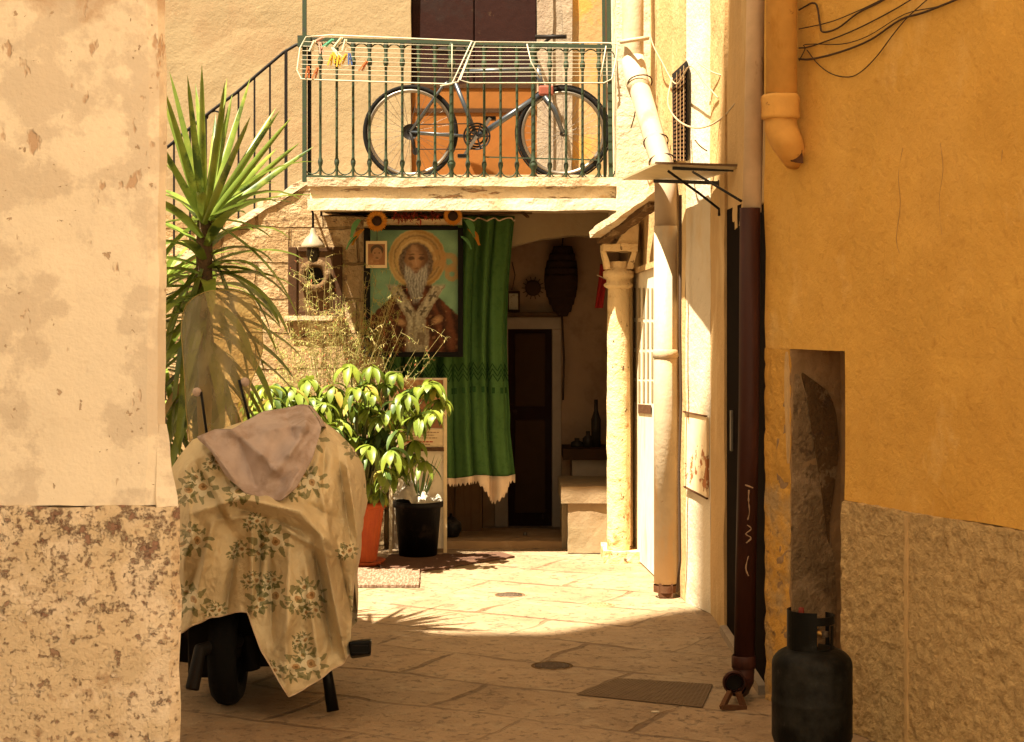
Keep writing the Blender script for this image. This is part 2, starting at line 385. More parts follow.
flat('board_white', (.62, .52, .37), .6, layers=[dict(col=(.5, .38, .24), scale=5, lo=.52, hi=.64)])
flat('sunflower', (.60, .25, .035), .7, trans=.2)
flat('flower_core', (.035, .018, .012), .9)
flat('flower_red', (.22, .03, .016), .7)
flat('ribbon_green', (.14, .34, .13), .6, trans=.2)
flat('pot_black', (.007, .006, .006), .55, layers=[dict(col=(.04, .03, .022), scale=8, lo=.56, hi=.66)])
flat('pot_orange', (.36, .072, .02), .6, layers=[dict(col=(.32, .06, .02), scale=8, lo=.5, hi=.62)])
flat('soil', (.06, .04, .025), .95, bump=[(60, .01)])
flat('plastic_sheet', (.60, .53, .42), .3, bump=[(18, .02)], trans=.3)
flat('leaf', (.15, .20, .022), .42, layers=[dict(col=(.24, .28, .03), scale=5, lo=.48, hi=.6), dict(col=(.05, .09, .014), scale=6, lo=.58, hi=.66, seed=4)], trans=.35, spec=.4)
flat('leaf_dark', (.05, .085, .016), .45, layers=[dict(col=(.09, .14, .02), scale=5, lo=.5, hi=.6)], trans=.25, spec=.4)
flat('yucca', (.15, .21, .030), .40, layers=[dict(col=(.24, .29, .045), scale=4, lo=.48, hi=.6), dict(col=(.045, .08, .016), scale=5, lo=.56, hi=.64, seed=5)], trans=.28, spec=.45)
flat('yucca_dry', (.30, .21, .09), .7, trans=.2)
flat('bark', (.10, .065, .035), .95, bump=[(30, .02)])
flat('stem', (.13, .13, .05), .8)
flat('straw', (.42, .34, .13), .7, trans=.3)
flat('sprig', (.26, .30, .07), .7, trans=.3)
flat('sprig_red', (.35, .09, .04), .7, trans=.2)
flat('towel', (.44, .35, .31), .95, layers=[dict(col=(.32, .235, .19), scale=5, lo=.5, hi=.62)], bump=[(240, .0015)])
flat('black_plastic', (.004, .0035, .003), .4)
flat('cylinder_paint', (.0045, .004, .0032), .5, layers=[dict(col=(.045, .035, .026), scale=16, lo=.62, hi=.66), dict(col=(.02, .019, .016), scale=4, lo=.5, hi=.65)], spec=.08, bump=[(12, .004)])
flat('brass', (.35, .2, .06), .4, metal=.8)
flat('red_rubber', (.12, .018, .01), .5)
flat('mat_weave', (.25, .165, .11), .95, layers=[dict(col=(.15, .085, .05), scale=14, lo=.48, hi=.52, st=(6, 1, 1))], bump=[(80, .01)])
flat('shadow_brown', (.10, .05, .03), .95, bump=[(60, .01)])
flat('cast_iron', (.075, .05, .032), .7, bump=[(60, .006)])
flat('grate', (.15, .10, .058), .75)
flat('hole', (.012, .009, .007), .95)
flat('sack', (.030, .015, .009), .85, bump=[(24, .02)])
flat('red_cloth', (.28, .02, .016), .8)
flat('tin_shade', (.26, .20, .13), .4)
flat('wood_dark', (.05, .024, .011), .85, spec=.08, bump=[(40, .003)])
flat('wood_mid', (.10, .055, .026), .85, spec=.08, layers=[dict(col=(.085, .042, .02), scale=6, lo=.5, hi=.6, st=(4, 4, .4))])
flat('box_pale', (.34, .25, .17), .7)
flat('bottle_dark', (.03, .022, .015), .2)
flat('canopy', (.50, .40, .24), .35, trans=.25)
flat('paint_mark', (.28, .18, .11), .8)
flat('hatch', (.74, .58, .36), .7, layers=[dict(col=(.36, .15, .06), scale=7, lo=.55, hi=.575, detail=10, relief=-.003)])
for i, c in enumerate([(.5, .28, .2), (.1, .35, .22), (.62, .35, .04), (.06, .10, .25), (.45, .14, .05), (.62, .55, .38)]): flat('peg_%d' % i, c, .5)
flat('roof_far', (.30, .19, .11), .9)
flat('leaf_old', (.34, .25, .05), .5, layers=[dict(col=(.16, .18, .03), scale=9, lo=.5, hi=.6)], trans=.3)
flat('doorway_shade_black', (.006, .003, .002), .9, spec=.02)  # near-black colour stands in for the shade inside the right doorway
M['rubble_mid'] = mat('brown worn mortar', (.21, .135, .07), .95, [dict(col=(.32, .215, .12), scale=7, lo=.5, hi=.62, seed=4), dict(col=(.12, .075, .04), scale=18, lo=.55, hi=.64, seed=6)], [(14, .03), (50, .015)])
M['orange_worn'] = mat('orange paint worn to render', (.54, .29, .062), .92, [dict(col=(.40, .265, .12), scale=6, lo=.42, hi=.60, z=(1.45, .85), zs=.5, seed=3, relief=-.004), dict(col=(.26, .16, .07), scale=24, lo=.56, hi=.66, z=(1.2, .7), zs=.3, seed=5)], [(8, .016), (30, .016)])
flat('pale_render', (.46, .30, .135), .92, bump=[(20, .006)])
# windscreen plastic
m = bpy.data.materials.new('smoked windscreen'); m.use_nodes = True; N = m.node_tree.nodes; L = m.node_tree.links; N.clear()
o = N.new('ShaderNodeOutputMaterial'); t = N.new('ShaderNodeBsdfTransparent'); t.inputs[0].default_value = (.62, .56, .34, 1)
g = N.new('ShaderNodeBsdfPrincipled'); g.inputs['Base Color'].default_value = (.52, .44, .25, 1); g.inputs['Roughness'].default_value = .12
nn = N.new('ShaderNodeTexNoise'); nn.inputs['Scale'].default_value = 6; nn.inputs['Detail'].default_value = 6
mr = N.new('ShaderNodeMapRange'); mr.inputs[1].default_value = .35; mr.inputs[2].default_value = .7; mr.inputs[3].default_value = .20; mr.inputs[4].default_value = .42
L.new(nn.outputs[0], mr.inputs[0]); mx = N.new('ShaderNodeMixShader'); L.new(mr.outputs[0], mx.inputs[0]); L.new(t.outputs[0], mx.inputs[1]); L.new(g.outputs[0], mx.inputs[2]); L.new(mx.outputs[0], o.inputs[0])
M['screen'] = m
# flowered oilcloth: clusters of pale daisies with leaves, laid out in the cloth's own uv (metres)
def floral(N, L, tc, cur, masks):
    def math_(op, a, b=None, c=None):
        n = N.new('ShaderNodeMath'); n.operation = op
        for i, x in enumerate((a, b, c)):
            if x is None: continue
            if isinstance(x, (int, float)): n.inputs[i].default_value = x
            else: L.new(x, n.inputs[i])
        return n.outputs[0]
    def mix(k, a, col):
        n = N.new('ShaderNodeMix'); n.data_type = 'RGBA'; L.new(k, n.inputs[0]); L.new(a, n.inputs[6]); n.inputs[7].default_value = (*col, 1); return n.outputs[2]
    S = 4.0
    def layer(cur, off, S, rot, thr):
        wn = N.new('ShaderNodeTexNoise'); wn.inputs['Scale'].default_value = 26; wn.inputs['Detail'].default_value = 5; L.new(tc.outputs['UV'], wn.inputs[0])
        wa = N.new('ShaderNodeVectorMath'); wa.operation = 'MULTIPLY_ADD'; L.new(wn.outputs[1], wa.inputs[0]); wa.inputs[1].default_value = (.032,)*3; L.new(tc.outputs['UV'], wa.inputs[2])
        mp = N.new('ShaderNodeMapping'); L.new(wa.outputs[0], mp.inputs[0]); mp.inputs['Location'].default_value = (off, off * .6, 0); mp.inputs['Scale'].default_value = (S, S, S)
        vo = N.new('ShaderNodeTexVoronoi'); vo.voronoi_dimensions = '2D'; vo.inputs['Scale'].default_value = 1; vo.inputs['Randomness'].default_value = .55; L.new(mp.outputs[0], vo.inputs[0])
        sb = N.new('ShaderNodeVectorMath'); sb.operation = 'SUBTRACT'; L.new(mp.outputs[0], sb.inputs[0]); L.new(vo.outputs['Position'], sb.inputs[1])
        sc = N.new('ShaderNodeSeparateColor'); L.new(vo.outputs['Color'], sc.inputs[0])
        def flower(cur, ox, oy, size, seed):
            a2 = N.new('ShaderNodeVectorMath'); a2.operation = 'ADD'; L.new(sb.outputs[0], a2.inputs[0]); a2.inputs[1].default_value = (ox, oy, 0)
            sp = N.new('ShaderNodeSeparateXYZ'); L.new(a2.outputs[0], sp.inputs[0])
            r = math_('SQRT', math_('ADD', math_('MULTIPLY', sp.outputs[0], sp.outputs[0]), math_('MULTIPLY', sp.outputs[1], sp.outputs[1])))
            th = math_('ADD', math_('ARCTAN2', sp.outputs[1], sp.outputs[0]), math_('MULTIPLY', sc.outputs[0], 6.28))
            pet = math_('ADD', size * .68, math_('MULTIPLY', math_('ABSOLUTE', math_('SINE', math_('MULTIPLY', th, 2.5))), size * .36))
            on = math_('GREATER_THAN', sc.outputs[1], thr)
            lf = math_('ADD', size * .8, math_('MULTIPLY', math_('POWER', math_('ABSOLUTE', math_('SINE', math_('MULTIPLY_ADD', th, 3.0 + seed, .6))), 2.5), size * 1.15))
            k = math_('MULTIPLY', on, math_('MULTIPLY', math_('LESS_THAN', r, lf), math_('GREATER_THAN', r, size * .6)))
            cur = mix(math_('MULTIPLY', k, .72), cur, (.12, .13, .035))
            k2 = math_('MULTIPLY', on, math_('LESS_THAN', r, pet)); cur = mix(math_('MULTIPLY', k2, .85), cur, (.80, .70, .48))
            k3 = math_('MULTIPLY', on, math_('LESS_THAN', r, size * .42)); cur = mix(math_('MULTIPLY', k3, .8), cur, (.42, .22, .06))
            k4 = math_('MULTIPLY', on, math_('LESS_THAN', r, size * .18)); return mix(math_('MULTIPLY', k4, .8), cur, (.20, .10, .03))
        cur = flower(cur, .16, .16, .09, 1); cur = flower(cur, .10, .04, .14, 0); cur = flower(cur, -.02, -.17, .10, 2); return flower(cur, -.14, -.02, .155, 1)
    cur = layer(cur, 0, S, 0, .34)
    return layer(cur, 3.37, S * 1.9, 0, .86)
M['floral'] = mat('flowered oilcloth', (.68, .55, .33), .5, [dict(col=(.58, .45, .26), scale=4, lo=.5, hi=.62, amt=.5)], [(7, .03), (22, .010), (300, .0006)], extra=floral, trans=.12, var=.06, spec=.3)

# ================================================================== SETTING
g = MB(); g.add([(-40, -40, 0), (40, -40, 0), (40, 60, 0), (-40, 60, 0)], [(0, 1, 2, 3)])
tag(part('pavement', g, M['paving']), None, None, None, 'structure')

# --- corner wall on the left (upper plaster, plinth)
zs = lambda y, d: EYE - (y - HY) / F * d
hw_ = t = thing('house_wall', 'pale pink plastered house corner with flaking red-brown plinth, at the left edge', 'wall', (-2.5, 6.5, 0))
xr = -1.203
b = MB(); b.prism([(-3.2, 6.2), (xr - .055, 6.2), (xr - .02, 6.212), (xr, 6.25), (xr - .20, 6.9), (-3.2, 6.9)], .992, 4.2)
b.rough(.07, .010, 4, 1, 8); part('plaster', b, M['left_plaster'], t)
b = MB(); xp = -1.143
b.prism([(-3.2, 6.175), (xp - .03, 6.175), (xp, 6.205), (xp - .22, 6.95), (-3.2, 6.95)], 0, .99)
b.rough(.05, .010, 9, 2, 9); part('plinth', b, M['left_plinth'], t)
b = MB(); b.hexa([(xr - .02, 6.19, .985), (xp - .004, 6.20, .985), (xp - .17, 6.8, .985), (xr - .25, 6.8, .985)], [(xr - .02, 6.215, 1.27), (xr + .006, 6.23, 1.27), (xr - .17, 6.8, 1.27), (xr - .25, 6.8, 1.27)])
b.rough(.04, .006, 12, 3, 6); part('shoulder', b, M['left_plaster'], t)

# --- unseen tall house, its height and footprint shaped to shade the lane
HS = 22; sx_, sy_ = -(HS - 14) * .349, -(HS - 14) * .324
b = MB(); b.prism([(-1.35 + sx_, -1.7), (-1.42 + sx_, 4.6 + sy_), (-1.72 + sx_, 5.65 + sy_), (-3.62 + sx_, 5.65 + sy_), (-4.34 + sx_, 4.66 + sy_), (-13 + sx_, 4.6 + sy_), (-13 + sx_, -1.7)], 0, HS)
single('shade_casting_house', b, M['left_plaster'], 'tall unseen house shaped to throw the lane shade, out of the picture to the left', 'house')

b = MB(); b.box((3.4, -8, 0), (8, 3.3, 8)); single('bounce_block', b, M['left_plaster'], 'pale block added behind the viewer on the right to bounce sunlight, out of the picture', 'house')  # unseen block added to bounce sunlight onto the left wall
# --- orange house on the right
A = Vector((1.076, 7.66, 0)); U = Vector((.427, -.904, 0)).normalized(); NI = Vector((.904, .427, 0)).normalized()   # along, into the wall
def ow(u, n, z): return A + U * u + NI * n + Vector((0, 0, z))
t = thing('orange_house', 'orange painted house with roughcast base and tall meter niche, filling the right side', 'house', (2.0, 6.5, 0))
n0, n1, NZ, D = .189, .574, zs(349, 7.4), .25
b = MB()
def wb(mb, u0, u1, a, c, z0, z1):
    mb.hexa([ow(u0, a, z0), ow(u1, a, z0), ow(u1, c, z0), ow(u0, c, z0)], [ow(u0, a, z1), ow(u1, a, z1), ow(u1, c, z1), ow(u0, c, z1)])
PL = .906
wb(b, n1, 4.2, 0, D + .5, PL, NZ); wb(b, 0, 4.2, 0, D + .5, NZ, 8)
b.rough(.13, .006, 4, 4, 6); part('painted_wall', b, M['orange'], t)
b = MB(); wb(b, 0, n0, 0, D + .2, 0, NZ - .002); part('worn_pier', b.rough(.03, .007, 14, 5, 7), M['orange_worn'], t)
b = MB(); wb(b, n1 + .002, 2.1, -.020, .10, 0, PL - .002); b.rough(.022, .0075, 34, 6, 9)
rbv = [v.copy() for v in b.v]; part('rough_base', b, M['roughcast'], t)
b = MB(); wb(b, 2.102, 4.2, -.020, D + .5, 0, PL - .002); part('rough_base', b, M['roughcast'], t)
b = MB(); wb(b, n1 + .05, 2.1, .105, D + .5, 0, PL - .01); part('wall_core', b, M['roughcast'], t)
def owpt(x, y, off=.0):
    k = (x - CX) / F; a_ = A - NI * off; u = (k * a_.y - a_.x) / (U.x - k * U.y); q_ = a_ + U * u; return P(x, y, q_.y)
b = MB()
for pts in ([(903, 148), (899, 175), (900, 205), (897, 240), (902, 262), (900, 285)], [(941, 143), (943, 170), (940, 200), (942, 235)], [(1003, 150), (1000, 190)]):
    pts = [(x + random.uniform(-.8, .8), y) for x, y in pts]; b2 = MB(); b2.tube(smooth([owpt(x, y, .0005) for x, y in pts], 4), .0008, 4, cap=False); part('plaster_crack', b2, M['jamb'], t)
b = MB(); wb(b, n0, n1, D, D + .5, 0, NZ); part('niche_back', b, M['jamb'], t)
# render on the far jamb, with the rubble patch laid bare
b = MB(); wb(b, n0 - .1, n0 + .006, .003, D + .001, 0, NZ - .002); part('jamb_render', b.rough(.03, .007, 14, 9, 7), M['jamb'], t)
def jp(n, z, off=.014): return ow(n0 + off, n, z)
def jz(y): return zs(y, 7.52)
out_ = [(.05, 392), (.10, 400), (.15, 385), (.2, 395), (.232, 415), (.236, 440), (.21, 470), (.19, 500), (.195, 520), (.22, 548), (.235, 580), (.22, 620), (.235, 680), (.2, 720), (.06, 720), (.055, 640), (.075, 560), (.065, 500), (.05, 450)]
out2 = chaikin([(.003, 376), (.045, 372), (.12, 440), (.17, 520), (.20, 540), (.222, 575), (.228, 640), (.215, 740), (.003, 740)])
b = MB(); b.hexa([jp(n, jz(y), .0) for n, y in out2], [jp(n, jz(y), .010) for n, y in out2]); part('worn_mortar', b.rough(9, .003, 16, 7, 0), M['rubble_mid'], t)
out_ = chaikin([(.040, 368), (.10, 384), (.16, 386), (.215, 404), (.238, 440), (.228, 470), (.20, 490), (.185, 520), (.192, 550), (.168, 530), (.15, 490), (.12, 455), (.095, 425), (.08, 395)])
b = MB(); b.hexa([jp(n, jz(y), .0) for n, y in out_], [jp(n, jz(y), .015) for n, y in out_]); part('bare_rubble', b.rough(9, .003, 16, 7, 0), M['rubble'], t)
# crumbled edge left of the niche
ed = [(.150, 352), (.192, 352), (.200, 470), (.200, 560), (.205, 720), (.10, 720), (.12, 600), (.13, 520), (.150, 440), (.168, 400)]
ed = [(.163, 352), (.187, 352), (.187, 470), (.176, 455), (.170, 425), (.160, 400)]
ed = chaikin(ed); b = MB(); b.hexa([ow(u, -.010, zs(y, 7.45)) for u, y in ed], [ow(u, .02, zs(y, 7.45)) for u, y in ed]); part('crumbled_edge', b, M['pale_render'], t)
b = MB(); wb(b, .986, 1.002, -.027, -.005, 0, PL - .012); part('smooth_band', b.rough(.03, .003, 20, 5, 6), M['pale_render'], t)

# --- white house on the right, beyond the doorway
t = thing('white_house', 'limewashed house front with pilaster and louvred door, right of the balcony', 'house', (1.1, 10.3, 0))
S4a, S4b = (.795, 12.35), (.976, 10.1)
b = MB(); b.prism([S4a, S4b, (1.4, 10.1), (1.4, 12.35)], 0, 8); part('side_wall', b.rough(.12, .008, 3, 9, 6), M['tan_wall'], t)
b = MB(); b.prism([(.976, 10.098), (1.075, 9.75), (1.5, 9.75), (1.5, 10.098)], 0, 8); part('pilaster', b.rough(.09, .008, 4, 10, 6), M['white_wall'], t)
b = MB(); b.prism([(1.075, 9.748), (1.086, 9.2), (1.6, 9.2), (1.6, 9.748)], 0, 8)
part('door_pier', b.rough(.09, .007, 4, 11, 6), M['tan_wall'], t)
b = MB(); b.hexa([(1.1, 9.198, 2.02), (1.09, 7.7, 2.13), (1.6, 7.7, 2.13), (1.6, 9.198, 2.02)], [(1.1, 9.198, 8), (1.09, 7.7, 8), (1.6, 7.7, 8), (1.6, 9.198, 8)])
part('lintel_wall', b.rough(.09, .006, 4, 12, 6), M['tan_wall'], t)
b = MB(); b.box((1.097, 7.72, 0), (1.17, 9.19, 2.16)); for_door = part('door', b, M['doorway_shade_black'], t)
b = MB(); b.box((1.086, 8.92, .95), (1.096, 8.98, 1.15)); part('handle', b, M['chrome'], for_door)
b = MB(); b.box((1.06, 7.75, 0), (1.096, 9.19, .04)); part('threshold', b, M['grey_stone'], t)
# white pier above the column
pf = [(610, -500), (657, -500), (657, 196), (628, 208), (604, 226), (600, 236), (606, 214), (613, 208), (614, 180)]
pts = [(P(x, y, 11.4).x, P(x, y, 11.4).z) for x, y in [(617, -500), (656, -500), (656, 196), (640, 205), (617, 216)]]
b = MB(); b.slab(pts[::-1], 11.4, 12.6); part('pier', b.rough(.08, .009, 5, 13, 6), M['white_wall'], t)
# sloping ledge under the pier
b = MB(); b.bar(P(662, 190, 10.95), P(597, 235, 11.50), .13, .042, up=(0, 0, 1)); part('ledge', b.rough(.05, .010, 10, 14, 5), M['slab_stone'], t)
b = MB(); b.bar(P(655, 203, 11.05), P(603, 240, 11.56), .09, .04); part('ledge_underside', b.rough(.04, .012, 14, 14, 5), M['rubble'], t)
# louvred door in the side wall
def sp(x, y, off=0):
    "point of the side wall seen at x, y; off = metres in front of it"
    d = (1.774 - off) / ((x - CX) / F + .0806) if False else None
    ax, ay = S4a; bx, by = S4b; k = (x - CX) / F
    # solve ax + s(bx-ax) - off*.995 = k*(ay + s(by-ay) - off*.08)
    nx, ny = .9968, .0802
    s = (k * (ay - off * ny) - (ax - off * nx)) / ((bx - ax) - k * (by - ay))
    d = ay + s * (by - ay) - off * ny
    return P(x, y, d)
def wallpoly(mb, px, o0, o1, m=0): mb.hexa([sp(x, y, o0) for x, y in px], [sp(x, y, o1) for x, y in px], m)
dr = MB(); wallpoly(dr, [(631, 276), (657, 266), (657, 578), (631, 553)], .0, .03)
dd = part('louvred_door', dr, M['white_door'], t)
for i in range(5):
    x0 = 634 + i * 4.3
    for (ya, yb) in ((288, 318), (322, 348), (352, 378), (381, 402)):
        s_ = MB(); wallpoly(s_, [(x0, ya), (x0 + 1.7, ya), (x0 + 1.7, yb), (x0, yb)], .029, .034); part('louvre_slot', s_, M['door_slot'], dd)
s_ = MB(); wallpoly(s_, [(638, 404), (651, 405), (651, 414), (638, 413)], .029, .038); part('lock_plate', s_, M['rust'], dd)
s_ = MB()
for px in ([(629, 272), (633, 270.5), (633, 556), (629, 551)], [(629, 270), (657, 260), (657, 266), (629, 276)]): wallpoly(s_, px, .0, .05)
part('door_frame', s_, M['tan_wall'], t)
# vent grille on the side wall
v = MB(); q = [(672, 74), (687, 60), (687, 161), (673, 161)]
wallpoly(v, q, .0, .012, 0); 
for i in range(22):
    f = i / 21; ya = 80 + f * 78; yb = 67 + f * 92; wallpoly(v, [(673.5, ya), (685.5, yb), (685.5, yb + 2.0), (673.5, ya + 2.0)], .012, .022, 1)
for xx in (676.5, 680, 683.5): wallpoly(v, [(xx, 76 - (xx - 673)), (xx + .5, 76 - (xx - 673)), (xx + .5, 161), (xx, 161)], .012, .026, 2)
part('vent_grille', v, [M['hole'], M['rust'], M['tan_wall']], t)
# peeling hatch on the pilaster
pa, pb = Vector((.976, 10.098, 0)), Vector((1.075, 9.75, 0)); pn = Vector((-.962, -.274, 0))
def hp(s, z, off): q_ = pa.lerp(pb, s) + pn * off; return (q_.x, q_.y, z)
hz = [(.06, zs(413, 10.05)), (.95, zs(417, 9.78)), (.95, zs(497, 9.78)), (.06, zs(486, 10.05))]
b = MB(); b.hexa([hp(s, z, 0) for s, z in hz], [hp(s, z, .016) for s, z in hz]); hh = part('meter_hatch', b.rough(.03, .002, 8, 3, 4), M['hatch'], t)
b = MB(); b.bar(hp(.04, hz[0][1] + .006, .02), hp(.98, hz[1][1] + .006, .02), .012, .008); part('hatch_rim', b, M['rust'], hh); b = MB(); b.bar(hp(.04, hz[3][1] - .006, .016), hp(.98, hz[2][1] - .006, .016), .012, .008); part('hatch_rim', b, M['rust'], hh)
# wall behind the pier running on
b = MB(); b.box((.97, 12.36, 0), (4, 16, 8)); part('rear_wall', b, M['tan_wall'], t)

# --- column
CD_ = 11.7; c = Vector((P(618.5, 0, CD_).x, CD_, 0)); t = thing('stone_column', 'pitted limestone column with carved capital at the right of the doorway', 'column', c)
b = MB(); b.box(c + Vector((-.10, -.09, 0)), c + Vector((.14, .5, .078))); part('plinth', b.rough(.04, .006, 12, 23, 4), M['column'], t)
b = MB(); b.lathe([(.076, .075), (.074, .3), (.078, .8), (.074, 1.3), (.071, 1.72), (.073, 1.79)], c, 28)
part('shaft', b.rough(.05, .006, 12, 21, 4), M['column'], t)
b = MB(); b.lathe([(.07, 1.775), (.092, 1.785), (.096, 1.80), (.078, 1.815), (.078, 1.835), (.10, 1.85), (.10, 1.885), (.072, 1.90), (.066, 1.95)], c, 28); part('collar', b.rough(.03, .004, 20, 24, 3), M['column'], t)
b = MB()
for s in (-1, 1): b.hexa([c + Vector((s * .05, -.07, 1.90)), c + Vector((s * .09, -.07, 1.90)), c + Vector((s * .09, .07, 1.90)), c + Vector((s * .05, .07, 1.90))], [c + Vector((s * .085, -.09, 2.02)), c + Vector((s * .115, -.09, 2.02)), c + Vector((s * .115, .07, 2.02)), c + Vector((s * .085, .07, 2.02))])
b.box(c + Vector((-.105, -.10, 2.015)), c + Vector((.12, .2, 2.06))); b.hexa([c + Vector((-.02, -.08, 2.055)), c + Vector((.12, -.08, 2.055)), c + Vector((.12, .1, 2.055)), c + Vector((-.02, .1, 2.055))], [c + Vector((.07, -.08, 2.2)), c + Vector((.12, -.08, 2.2)), c + Vector((.12, .1, 2.2)), c + Vector((.07, .1, 2.2))])
part('capital', b.rough(.03, .010, 14, 22, 4), M['column'], t)

# --- back house: upper wall, tuff ground-floor wall, lintel, room
t = thing('balcony_house', 'ochre plastered house with balcony doorway above and tuff stone ground floor, at the back', 'house', (-1, 12.7, 0))
UD = 12.75
xl, xr2 = P(411, 0, UD).x, P(537, 0, UD).x
b = MB(); b.box((-12, UD, 0), (xl, UD + .4, 8)); b.box((xl, UD + .002, 4.9), (1.4, UD + .4, 7.998)); part('upper_wall', b.rough(.16, .006, 4, 31, 6), M['ochre_wall'], t)
x3, x4 = P(572, 0, UD).x, P(605, 0, UD).x
b = MB(); b.box((xr2 + .0, UD - .03, 2.3), (P(553, 0, UD).x, UD + .3, 4.9)); b.box((P(553, 0, UD).x + .001, UD - .01, 2.3), (P(562, 0, UD).x, UD + .3, 4.9)); b.box((P(562, 0, UD).x + .001, UD - .045, 2.3), (x3, UD + .3, 4.9)); part('door_surround', b.rough(.07, .005, 8, 32, 5), M['grey_stone'], t)
b = MB(); b.box((x3 + .001, UD, 2.3), (x4, UD + .3, 4.9)); part('orange_panel', b, M['orange_plaster'], t)
b = MB(); b.box((x4 + .001, UD - .02, 2.3), (1.2, UD + .3, 4.9)); part('brown_panel', b, M['wood_mid'], t)
dt = thing('x', None, None) if False else None
b = MB(); b.box((xl, UD + .10, 2.4), (xr2, UD + .16, 4.9)); part('balcony_door', b, M['dark_door'], t)
dz = zs(86, UD)
b = MB(); b.box((xl + .004, UD + .06, dz + .02), ((xl + xr2) / 2 - .004, UD + .1, 4.7)); b.box(((xl + xr2) / 2 + .004, UD + .06, dz + .02), (xr2 - .004, UD + .1, 4.7)); part('shutter', b, M['dark_door'], t, bevel=.006)
b = MB(); b.box((xl + .002, UD + .03, 2.47), (xr2 - .002, UD + .07, dz)); part('lower_board', b.rough(.2, .003, 6, 2, 3), M['orange_board'], t)
b = MB(); b.box((xl - .0, UD + .022, dz - .012), (xr2, UD + .075, dz + .02)); b.box((xl + .01, UD + .022, zs(108, UD) - .03), (xr2 - .01, UD + .035, zs(108, UD))); part('rail', b, M['wood_dark'], t)
LW = 12.4
ox0, ox1 = P(384, 0, LW).x, .68
b = MB(); b.box((-12, LW, 0), (ox0, UD - .01, 2.28)); part('stone_wall', b.rough(.09, .012, 5, 33, 6), M['tuff'], t)
# lintel with a low worn arch
lz = [(-.88, 2.00), (-.4, 2.02), (P(513, 0, LW).x, zs(246, LW)), (P(542, 0, LW).x, zs(239, LW)), (P(570, 0, LW).x, zs(235, LW)), (P(600, 0, LW).x, zs(236, LW)), (.98, 2.12), (.98, 2.5), (-.88, 2.5)]
b = MB(); b.slab(lz, LW, LW + .33); part('lintel', b.rough(.06, .007, 8, 34, 5), M['ochre_wall'], t)
RB = 13.5
b = MB(); b.box((-1.9, LW + .36, 2.3), (.95, RB + .3, 2.45)); part('room_ceiling', b, M['dim_wall'], t)
b = MB(); b.box((-2.0, LW + .36, 0), (-1.7, RB, 2.3)); part('room_side', b, M['dim_wall'], t); b = MB(); b.box((.80, LW + .05, 0), (.968, RB, 2.3)); part('room_side', b, M['dim_wall'], t)
kx0, kx1, kz = P(508, 0, RB).x, P(552, 0, RB).x, zs(329, RB)
b = MB(); b.box((-1.9, RB, 0), (kx0, RB + .3, 2.3)); b.box((kx1, RB, 0), (.95, RB + .3, 2.3)); b.box((kx0, RB, kz), (kx1, RB + .3, 2.3)); part('room_back', b.rough(.2, .004, 5, 35, 4), M['dim_wall'], t)
fz = zs(317, RB)
b = MB(); b.box((kx0 - .10, RB - .03, kz), (kx1 + .07, RB, fz)); b.box((kx1, RB - .03, 0), (kx1 + .07, RB, kz)); b.box((kx0 - .1, RB - .03, 0), (kx0, RB, kz)); part('inner_door_frame', b, M['box_pale'], t, bevel=.006)
b = MB(); b.box((kx0, RB + .05, 0), (kx1, RB + .1, kz)); dd = part('inner_door', b, M['dark_door'], t)
b = MB(); b.box((kx0 + .05, RB + .03, .9), (kx1 - .05, RB + .05, 1.45)); b.box((kx0 + .05, RB + .03, .1), (kx1 - .05, RB + .05, .8)); part('door_panel', b, M['wood_dark'], dd, bevel=.01)
b = MB(); b.box((P(440, 0, LW).x, LW - .10, 0), (P(567, 0, LW).x, LW + .6, .052)); part('doorstep', b.rough(.07, .006, 8, 36, 5), M['jamb'], t)

# --- balcony slab
SF = 11.45
t = thing('balcony', 'worn stone balcony slab carrying green iron railing above the doorway', 'balcony', (-.3, 11.9, 2.29))
sx0, sx1 = P(309, 0, SF).x, P(621, 0, SF).x
b = MB(); b.hexa([(sx0, SF + .03, 2.30), (sx1, SF + .03, 2.30), (sx1, UD, 2.30), (sx0, UD, 2.30)], [(sx0, SF + .05, 2.465), (sx1, SF + .05, 2.465), (sx1, UD - .002, 2.465), (sx0, UD - .002, 2.465)])
part('slab', b.rough(.06, .010, 8, 41, 6), M['slab_stone'], t)
b = MB(); b.hexa([(sx0 - .01, SF - .02, 2.27), (sx1 + .02, SF - .02, 2.27), (sx1 + .02, SF + .3, 2.285), (sx0 - .01, SF + .3, 2.285)], [(sx0 - .01, SF - .02, 2.345), (sx1 + .02, SF - .02, 2.345), (sx1 + .02, SF + .3, 2.31), (sx0 - .01, SF + .3, 2.31)])
part('lower_moulding', b.rough(.05, .006, 9, 42, 6), M['white_wall'], t)
b = MB(); b.box((sx0 - .01, SF - .005, 2.425), (sx1, SF + .25, 2.478)); part('top_edge', b.rough(.045, .010, 11, 43, 6), M['slab_stone'], t)
b = MB(); b.box((sx0 + .05, SF + .26, 2.46), (sx1 + .2, UD - .004, 2.515)); part('floor_tiles', b, M['slab_stone'], t)

